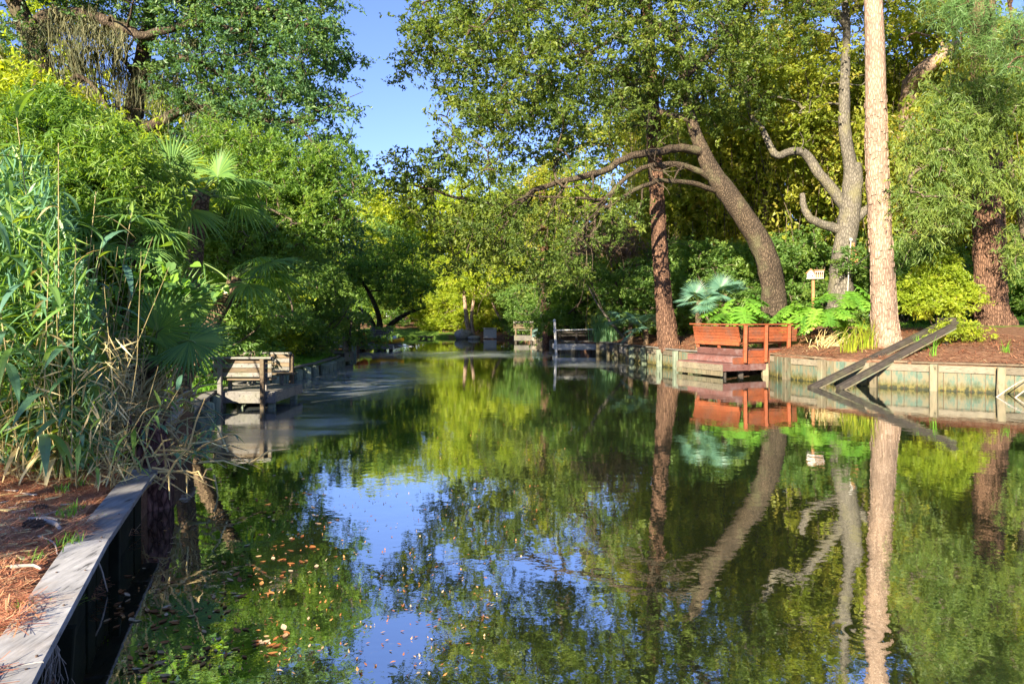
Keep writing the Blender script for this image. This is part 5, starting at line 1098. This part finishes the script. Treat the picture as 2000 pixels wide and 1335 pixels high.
for i, (px, py, n, h) in enumerate(((125, 1000, 40, .12), (138, 1060, 40, .14), (145, 985, 30, .1), (65, 1095, 34, .08), (45, 1180, 30, .07), (190, 1012, 30, .08), (120, 960, 20, .12), (155, 950, 18, .14))):
    d = (H-.46)*F/(py-YH); tuft('grass_tuft', GP(PX(px, d), d), n, h, 'grass', 860+i, 'small tuft of grass sprouting through the red pine straw', 'grass', .06, .004, .6, 'grass tufts on the pine straw')
tuft('grass_tuft', (edge_x(3.72)+.075, 3.72, .36), 26, .16, 'grass', 871, 'green grass tuft growing out of the side of the plank edging', 'grass', .025, .004, 1.1)
def roots():
    rng = RNG(872); m = MB(); b = np.array([edge_x(3.45)+.09, 3.45, .36])
    for i in range(26):
        k = 5; p = b+np.cumsum(np.concatenate([np.zeros((1, 3)), rng.normal(size=(k-1, 3))*(.02, .02, .01)-(0, 0, .07)]), 0); tube(m, p, np.linspace(.003, .001, k), 4, .5, False)
    tag(obj('root_clump', m, M['driftwood'], None, False, tuple(b)), 'hanging clump of dry roots below the grass tuft on the plank side', 'roots')
roots()

# leaves floating on the water
def floating():
    rng = RNG(880); protos = []
    for r in (.05, .25, .45, .6, .8, .95):
        s = np.linspace(0, 1, 5); w = .5*np.sin(math.pi*np.clip(s, .04, .97)); V = []
        for i in range(5): V += [(s[i]-.5, -w[i]*.5, .10*abs(s[i]-.5)+.05*w[i]), (s[i]-.5, 0, .10*abs(s[i]-.5)), (s[i]-.5, w[i]*.5, .10*abs(s[i]-.5)+.06*w[i])]
        me = mesh_data('floating_leaf', np.array(V), np.array([[3*i+j, 3*i+3+j, 3*i+4+j, 3*i+1+j] for i in range(4) for j in (0, 1)]), np.full(8, r)); me.materials.append(M['floating_leaf']); protos.append(me)
    cl = [(380, 1270, 120, 60), (470, 1130, 90, 50), (520, 1260, 80, 50), (300, 1300, 60, 40), (430, 1180, 60, 60), (330, 1190, 60, 60), (600, 1000, 120, 80), (480, 980, 90, 70), (420, 900, 60, 40), (560, 1080, 100, 60), (300, 1050, 40, 60), (240, 1180, 30, 60)]
    for i in range(270):
        a = cl[rng.integers(len(cl))]; px, py = a[0]+rng.normal()*a[2]*.5, a[1]+rng.normal()*a[3]*.45
        py = max(py, 800); d = H*F/(py-YH); x = PX(px, d)
        if d < 14 and x < edge_x(d)+.16: continue
        o = put('floating_leaf', protos[rng.integers(6)], None, None, (x, d, .004)); s = rng.uniform(.025, .075); o.scale = (s, s, s); o.rotation_euler = (rng.normal()*.1, rng.normal()*.1, rng.uniform(0, 6.28))
        tag(o, 'small fallen leaf floating on the dark water off the plank edging', 'leaf', 'fallen leaves floating off the plank edging')
    m = MB(); n = 900
    py = 760+rng.random(n)**.8*560; px = 250+rng.random(n)*(900-.4*(py-760)); d = H*F/(py-YH); x = PX(px, d); keep = x > edge_x(d)+.2; x, d = x[keep], d[keep]; n = len(x); C = np.column_stack([x, d, np.full(n, .005)])
    V, Q = leaf_quads(C, .03, .012, rng, None, 0, 6.0); V[:, 2] = np.clip(V[:, 2], .003, .02); m.add(V, Q, rng.random(n)); stuff(obj('floating_specks', m, M['floating_leaf']), 'scatter of tiny leaf scraps and specks drifting on the water', 'specks')
floating()

# ------------------------------------------------------------------ lawn and right-bank ground cover
def lawn(n, area, h, seed, label):
    rng = RNG(seed); pts = []; (x0, x1, y0, y1), test = area
    while len(pts) < n:
        x, y = rng.uniform(x0, x1), rng.uniform(y0, y1)
        if test(x, y): pts.append((x, y, gz(x, y)))
    b = np.array(pts); a = rng.uniform(0, 6.28, n); l = h*rng.uniform(.6, 1.3, n); d = np.column_stack([np.cos(a), np.sin(a), np.zeros(n)]); tip = b+d*(l*.5)[:, None]; tip[:, 2] += l; s = np.column_stack([-np.sin(a), np.cos(a), np.zeros(n)])*.008
    V = np.stack([b-s, b+s, tip+s*.2, tip-s*.2], 1).reshape(-1, 3); m = MB(); m.add(V, np.arange(4*n).reshape(-1, 4), rng.random(n)); stuff(obj('lawn_grass', m, M['grass']), label, 'grass')
def lx(y): return np.interp(y, [p[1] for p in SHORE[8:19]], [p[0] for p in SHORE[8:19]])
lawn(26000, ((-11, -5, 11.5, 29), lambda x, y: x < lx(y)-.2 and x > lx(y)-3.8), .07, 891, 'short bright green lawn behind the grey dock and low edging')
lawn(9000, ((13, 26, 24, 32), lambda x, y: True), .06, 892, 'patch of sunlit lawn beyond the thick red pine')
def rxx(y): return np.interp(-y, [-p[1] for p in SHORE[25:39]], [p[0] for p in SHORE[25:39]])
straw('bank_straw', 20000, ((5, 20, 14, 31), lambda x, y: rxx(y)-.03 < x < rxx(y)+5.5), .22, .010, 893, 'tawny pine straw covering the right bank above the bulkheads', .05)
COL.objects['bank_straw'].location.z += .02

for i, (px, d, n, h, mat, lb) in enumerate(((1800, 19.9, 26, .55, 'grass', 'strap-leaved clump growing between the ramp rails and the bank edge'), (1825, 19.2, 12, .7, 'grass', 'stiff upright green clump on the straw beside the ramp rails'), (1965, 18.6, 16, .45, 'grass', 'small green clump on the straw below the thick red pine'), (1690, 20.9, 60, 1.1, 'yellow_leaf', 'tall yellowing grass clump at the foot of the pale pine'), (1660, 20.6, 50, 1.0, 'yellow_leaf', 'tall pale grass clump between the jagged-leaved plants and the pale pine'))):
    tuft('grass_clump', GP(PX(px, d), d), n, h, mat, 895+i, lb, 'grass', .12, .012, .6)
b_ = GP(PX(1183, 35.6), 35.6); tuft('fountain_grass', b_, 520, 1.8, 'reed', 905, 'tall blue-green fountain of grass beside the white railed dock', 'grass', .28, .010, .55)

# philodendrons with large cut leaves
def cut_leaf(rng, L, R):
    m = MB(); n = 9; V = []
    for i in range(n+1):
        s = i/n; w = L*.09*(1-s)**.7+.004; V += [(s*L, -w, -.12*L*s*s), (s*L, 0, -.12*L*s*s+.01), (s*L, w, -.12*L*s*s)]
    m.add(V, [[3*i+j, 3*i+3+j, 3*i+4+j, 3*i+1+j] for i in range(n) for j in (0, 1)], R)
    for sd in (-1, 1):
        for i in range(6):
            s = .02+i/6*.90; ln = L*.48*math.sin(math.pi*min(.98, .22+.72*s))**.8*rng.uniform(.88, 1.1); an = math.radians(118-78*s); d = np.array([math.cos(an), math.sin(an)*sd, 0]); p = np.array([-d[1], d[0], 0]); b = np.array([s*L, 0, -.12*L*s*s]); w0 = L*.072; V = []
            for f, ww in ((0, .9), (.35, 1.15), (.7, 1.0), (1, .25)):
                c = b+d*ln*f+np.array([0, 0, .02*math.sin(f*9+i)-.22*ln*f*f]); V += [c-p*w0*ww, c+p*w0*ww]
            m.add(V, [[2*k, 2*k+1, 2*k+3, 2*k+2] for k in range(3)], np.clip(R+rng.normal()*.1, 0, 1))
    return m
def philodendron(base, top, n, L, seed, label, az):
    rng = RNG(seed); base = np.asarray(base, float); top = np.asarray(top, float); t = thing('philodendron', base, label, 'plant'); m = MB(); p = smooth_path([base-(0, 0, .05), (base+top)/2+(.05, 0, 0), top], 5); tube(m, p, np.linspace(.08, .06, len(p)), 10, .5, True, .08, rng); obj('stem', m, M['palm_bark'], t)
    for i in range(n):
        a = az[0]+(az[1]-az[0])*(i+.6*rng.random())/n; e = rng.uniform(.0, 1.15); pl = L*rng.uniform(.7, 1.2); d = np.array([math.cos(a)*math.cos(e), math.sin(a)*math.cos(e), math.sin(e)]); hub = top+d*pl
        ml = cut_leaf(rng, L*rng.uniform(.75, 1.1), rng.random()); V, Q, R = ml.arrays(); me = mesh_data('leaf', V, Q, R); me.materials.append(M['bright_leaf'])
        o = put('leaf', me, None, t, tuple(hub-base)); o.rotation_mode = 'QUATERNION'; ld = nrm(np.array([d[0]+rng.normal()*.2, d[1]-.15, d[2]*.3-rng.uniform(.2, 1.1)])); o.rotation_quaternion = Vector(ld).to_track_quat('X', 'Z')
        m = MB(); tube(m, smooth_path([top, top+d*pl*.5+(0, 0, .05), hub], 4), np.linspace(.012, .007, 9), 5); V, Q, R = m.arrays(); pm = mesh_data('petiole', V-hub, Q, R, True); pm.materials.append(M['green_stem']); pt = put('petiole', pm, None, o); pt.rotation_mode = 'QUATERNION'; pt.rotation_quaternion = o.rotation_quaternion.inverted()
c0 = P(1440, 615, 25.0); philodendron(GP(c0[0]+.05, 25.05), c0, 17, .78, 911, 'bright cut-leaved plant growing just behind the red deck corner', (2.4, 7.1))
c0 = P(1618, 640, 22.6); philodendron(GP(c0[0]+.1, 22.65), c0+(0, 0, .15), 20, .62, 912, 'largest cut-leaved plant, spilling over the bulkhead beside the red deck', (2.2, 7.2))
c0 = P(1650, 620, 23.6); philodendron(GP(c0[0]+.05, 23.7), c0+(0, 0, .25), 20, .75, 913, 'tall cut-leaved plant in front of the knobby grey tree', (2.0, 7.0))
c0 = P(1572, 630, 25.4); philodendron(GP(c0[0]+.05, 25.4), c0+(0, 0, .1), 18, .8, 914, 'cut-leaved plant at the inner end of the red bench', (1.8, 6.6))
c0 = P(1470, 690, 24.6); philodendron(GP(c0[0], 24.6), c0+(0, 0, .2), 5, .36, 915, 'small cut-leaved seedling under the red bench', (2.6, 6.6))
dead_fronds(*P(1618, 676, 22.2), 120, 916, 'tangle of tan dead stalks below the largest cut-leaved plant')
b_ = GP(PX(1830, 22.6), 22.6)
tree('golden_shrub', 'rounded bright yellow-green shrub above the ramp rail ends', b_, [(smooth_path([b_, b_+(0, 0, .5), b_+(.1, 0, 1.3)], 4), np.linspace(.04, .012, 9)), (smooth_path([b_, b_+(-.3, 0, .6), b_+(-.6, 0, 1.2)], 4), np.linspace(.03, .01, 9)), (smooth_path([b_, b_+(.4, 0, .6), b_+(.8, 0, 1.1)], 4), np.linspace(.03, .01, 9))],
     [E(1830, 545, 22.6, .8, .7, .55), E(1785, 570, 22.4, .6, .6, .45), E(1875, 570, 22.5, .6, .6, .45), E(1820, 595, 22.2, .9, .7, .35), E(1840, 515, 22.6, .5, .5, .3)], 260, 60, 'yellow_leaf', .12, .05, 'twig', 921, .17, 'shrub', .6)
b_ = GP(PX(1885, 20.3), 20.3)
tree('golden_shrub', 'low yellow-green sprig at the foot of the thick red pine', b_, [(smooth_path([b_, b_+(-.1, 0, .3), b_+(-.3, 0, .6)], 4), np.linspace(.012, .006, 9)), (smooth_path([b_, b_+(.1, 0, .25), b_+(.35, 0, .4)], 4), np.linspace(.012, .006, 9))], [E(1870, 640, 20.2, .5, .4, .25), E(1910, 655, 20.2, .4, .4, .2), E(1845, 650, 20.1, .35, .3, .2)], 60, 45, 'yellow_leaf', .10, .03, 'twig', 922, .14, 'shrub', .6)

# slanting sapling, lit limb, far trunks, rocks
b_ = GP(PX(1232, 32), 32); p5 = smooth_path([b_-(0, 0, .1), P(1215, 655, 32), P(1190, 625, 32.2), P(1165, 590, 32.4), P(1150, 560, 32.6)], 5)
tree('sapling', 'thin slanting sapling between the fountain grass and the blue-grey fan palms', b_, [(p5, np.linspace(.09, .03, len(p5)))], [E(1140, 530, 33, 1.2, 1, .6), E(1180, 560, 33, .8, .8, .4)], 60, 60, 'fresh_leaf', .13, .06, 'grey_bark', 931, .26)
b_ = GP(PX(1222, 36), 36); p8 = smooth_path([b_-(0, 0, .1), P(1215, 600, 35.5), P(1200, 540, 35), P(1185, 480, 34.5)], 5)
tree('withered_tree', 'small tree of withered purplish-brown leaves below the arching oak limbs', b_, [(p8, np.linspace(.10, .03, len(p8)))], [E(1190, 455, 34.5, 1.3, 1, .7), E(1150, 480, 34.2, .9, .8, .5), E(1225, 480, 34.6, .8, .8, .5)], 110, 55, 'wilted_leaf', .15, .055, 'twig', 934, .28, droop=.9)
b_ = GP(PX(1785, 33.5), 33.5); p6 = [smooth_path([b_, P(1768, 400, 33.5), P(1770, 250, 33), P(1778, 165, 32)], 5), smooth_path([P(1778, 165, 32), P(1805, 135, 31), P(1840, 108, 30.5), P(1872, 82, 30)], 5)]
tree('broken_tree', 'old tree with a thick sunlit broken limb behind the pale pine', b_, [(p6[0], np.linspace(.45, .36, len(p6[0]))), (p6[1], np.linspace(.38, .22, len(p6[1])))], [E(1790, 60, 32, 1.6, 1.5, 1.0), E(1860, 20, 31.5, 1.8, 1.5, 1.0)], 120, 60, 'yellow_leaf', .15, .07, 'pale_pine_bark', 932, .4)
b_ = GP(PX(1072, 46), 46); p7 = smooth_path([b_-(0, 0, .1), P(1070, 620, 46), P(1067, 590, 46), P(1064, 480, 46), P(1060, 330, 46)], 5)
tree('dusky_pine', 'mauve-brown trunk behind the white railed dock', b_, [(p7, np.linspace(.42, .26, len(p7)))], [E(1060, 480, 46, 2.2, 2, 1.6), E(1070, 400, 46, 2.4, 2, 1.6)], 150, 60, 'oak_leaf', .18, .09, 'pine_bark', 933, .45)
for i, (pts, r0, lb) in enumerate(([[(918, 660), (912, 625), (908, 590), (905, 540)], .24, 'pale upright trunk on the far bank beside the boulder'], [[(925, 658), (921, 620), (926, 580), (930, 530)], .18, 'slim second trunk on the far bank beside the boulder'], [[(1008, 662), (990, 640), (975, 618), (962, 590), (955, 560)], .16, 'pale slanting trunk on the far bank beside the white box'])):
    d = 61.5-(1.5 if i == 2 else 0); pp = smooth_path([P(a, b, d) for a, b in pts], 5); tree('far_bank_tree', lb, pp[0], [(pp, np.linspace(r0, r0*.5, len(pp)))], [(*pp[-1], 2.2, 1.8, 1.3), (pp[-1][0]+1, pp[-1][1], pp[-1][2]+1, 1.8, 1.8, 1.2)], 90, 55, 'yellow_leaf', .24, .12, 'pale_pine_bark', 940+i, .5)
# leaning dark oak on the left bank
b_ = GP(PX(742, 49), 49); lk = [smooth_path([b_-(0, 0, .2), P(752, 650, 49), P(770, 628, 48.5), P(800, 610, 48), P(830, 600, 47.5)], 5), smooth_path([b_-(0, 0, .2), P(733, 645, 48.5), P(722, 620, 48), P(700, 600, 47)], 5), smooth_path([b_, P(742, 640, 48.5), P(738, 610, 47.5), P(720, 570, 46.5), P(700, 540, 46)], 5)]
tree('leaning_oak', 'leaning dark-stemmed oak sheltering the shaded dock', b_, [(q, np.linspace(.26, .07, len(q))) for q in lk], [E(715, 530, 46, 2.0, 2, 1.2), E(790, 565, 47, 2.0, 2, 1.1), E(810, 520, 48, 1.6, 2, 1.6), E(740, 480, 48, 2.4, 2, 1.8), E(655, 545, 44, 1.6, 1.6, 1.0)], 280, 60, 'fresh_leaf', .19, .09, 'oak_bark', 951, .45)
def boulder(px, py, d, s, label, seed, mat='rock'):
    rng = RNG(seed); n, k = 10, 16; c = P(px, py, d); V = []
    for i in range(n):
        ph = -1.4+2.8*i/(n-1)
        for j in range(k):
            th = 2*math.pi*j/k; r = 1+.12*math.sin(3*th+seed)+.10*math.sin(2*ph*2+th*2)+.05*rng.normal(); V.append(c+np.array([math.cos(ph)*math.cos(th)*s[0], math.cos(ph)*math.sin(th)*s[1], math.sin(ph)*s[2]])*r)
    Q = [[i*k+j, i*k+(j+1) % k, (i+1)*k+(j+1) % k, (i+1)*k+j] for i in range(n-1) for j in range(k)]; m = MB(); m.add(V, Q)
    tag(obj('boulder', m, M[mat], None, True, tuple(c)), label, 'boulder')
boulder(904, 655, 60, (.75, .6, .5), 'pale rounded boulder at the far waterline beside the upright trunks', 1)
boulder(925, 660, 59.5, (.5, .4, .22), 'low dark boulder lying against the pale rounded one', 2)
boulder(1052, 663, 50.5, (.5, .4, .3), 'grey boulder between the far grey dock and the round-post edging', 3)
t = thing('white_box', P(958, 660, 60), 'square white box standing on the far bank beside the slanting trunk', 'box'); m = MB()
plank('side_panel', P(945.5, 660, 60), P(945.5, 641, 60), .06, .5, M['white_paint'], t, (0, 1, 0)); plank('side_panel', P(969, 660, 60), P(969, 641, 60), .06, .5, M['white_paint'], t, (0, 1, 0)); plank('front_panel', P(957, 660, 59.8), P(957, 642, 59.8), .98, .04, M['white_paint'], t, (0, 1, 0)); plank('lid', P(944, 640.5, 60), P(971, 640.5, 60), .6, .05, M['white_paint'], t)
t = thing('jetty', P(830, 662, 61), 'tiny brown plank jetty on posts at the far end of the water', 'jetty'); plank('deck', P(818, 657, 61), P(846, 657, 61), 1.0, .09, M['brown_wood'], t)
for px in (822, 833, 842): plank('post', P(px, 672, 61), P(px, 657.8, 61), .12, .12, M['brown_wood'], t, (1, 0, 0))
t = thing('upturned_boat', P(1052, 645, 49.5), 'pale green-grey board leaning on the far bank behind the grey dock', 'board'); plank('board', P(1040, 652, 49.5), P(1066, 640, 49.2), .9, .06, M['green_board'], t, (0, -.6, 1)); plank('batten', P(1041, 650, 49.2), P(1066, 639, 48.9), .08, .04, M['grey_wood'], t, (0, -.6, 1))

# birdhouse, pole and nest box
def birdhouse():
    d = 27.0; c = P(1588, 545, d); g = GP(c[0], d); t = thing('birdhouse', g, 'white gabled birdhouse with a picket balcony on a tan post', 'birdhouse'); W = M['white_paint']
    plank('post', g-(0, 0, .05), (c[0], d, c[2]), .09, .09, M['cedar'], t, (1, 0, 0)); b = np.array([c[0]-.12, d-.08, c[2]])
    u = nrm(np.array([.92, -.38, 0])); v = np.array([-u[1], u[0], 0]); q = lambda a, b_, z: b+u*a+v*b_+np.array([0, 0, z])
    plank('floor', q(-.16, .1, .02), q(.45, .1, .02), .30, .03, W, t)
    h = MB(); prof = [(-.13, .04), (.13, .04), (.13, .20), (0, .36), (-.13, .20)]
    V = [q(x, 0, z) for x, z in prof]+[q(x, .24, z) for x, z in prof]; h.add(V, [[0, 1, 2, 4], [2, 3, 4, 4], [5, 9, 7, 6], [7, 9, 8, 8], [0, 5, 6, 1], [1, 6, 7, 2], [4, 9, 5, 0]]); obj('wall', h, W, t)
    r = plank('roof', q(-.17, .12, .215), q(.01, .12, .385), .32, .03, M['cedar'], t); plank('roof', q(.17, .12, .215), q(-.01, .12, .385), .32, .03, M['cedar'], t)
    for x, z in ((0, .25), (-.06, .12), (.06, .12)):
        m = MB(); tube(m, [q(x, -.004, z), q(x, -.001, z)], [.024, .024], 10, .5, True); tube(m, [q(x, 0.0, z), q(x, -.006, z)], [.024, .024], 10, .5, True); obj('entrance_hole', m, M['dark_hole'], t)
    for k in range(5): a = .17+k*.065; plank('picket', q(a, .0, .03), q(a, .0, .27), .022, .018, W, t, (1, 0, 0))
    plank('rail', q(.14, 0, .275), q(.46, 0, .275), .03, .03, W, t); plank('back_wall', q(.14, .2, .15), q(.45, .2, .15), .02, .24, M['cedar'], t); plank('roof', q(.12, .1, .33), q(.48, .1, .33), .28, .03, M['cedar'], t)
birdhouse()
t = thing('pole', P(1655, 575, 28.3), 'thin white pole with a round cap standing against the knobby grey trunk', 'pole'); m = MB(); tube(m, [P(1655, 585, 28.3), P(1658, 520, 28.3), P(1662, 470, 28.3)], .022, 8); obj('shaft', m, M['white_paint'], t, True)
m = MB(); c = P(1662, 468, 28.3); a = np.linspace(-1.5, 1.5, 9); tube(m, c+np.stack([0*a, 0*a, np.sin(a)*.075], 1), np.maximum(np.cos(a)*.075, .004), 12); obj('cap', m, M['white_paint'], t, True)
t = thing('nest_box', P(1668, 500, 28.3), 'reddish wooden nest box fixed to the side of the knobby grey trunk', 'nest box'); plank('back_board', P(1665, 518, 28.4), P(1665, 474, 28.4), .16, .03, M['cedar'], t, (0, 1, 0)); plank('box', P(1671, 513, 28.3), P(1671, 490, 28.3), .18, .2, M['cedar'], t, (0, 1, 0)); plank('roof', P(1664, 489, 28.2), P(1678, 494, 28.2), .3, .03, M['cedar'], t)
m = MB(); tube(m, smooth_path([P(1667, 514, 28.2), P(1674, 516, 27.5), P(1688, 505, 25), P(1706, 490, 21.6)], 5), .014, 5); tag(obj('rope', m, M['rope'], None, True, tuple(P(1667, 514, 28.2))), 'pale rope stretched from the nest box to the pale pine', 'rope')

# unseen tree, added behind the viewpoint to dapple the near bank with shade
for px_, y_, h_ in ((-7.6, -3.0, 4.9),):
    bg('added_shade_tree', 'round', 0, y_, h_, 'oak_leaf', 'unseen broad tree added behind the viewpoint to shade the pine straw', 'unseen trees added to shade the near bank', .85, px_)
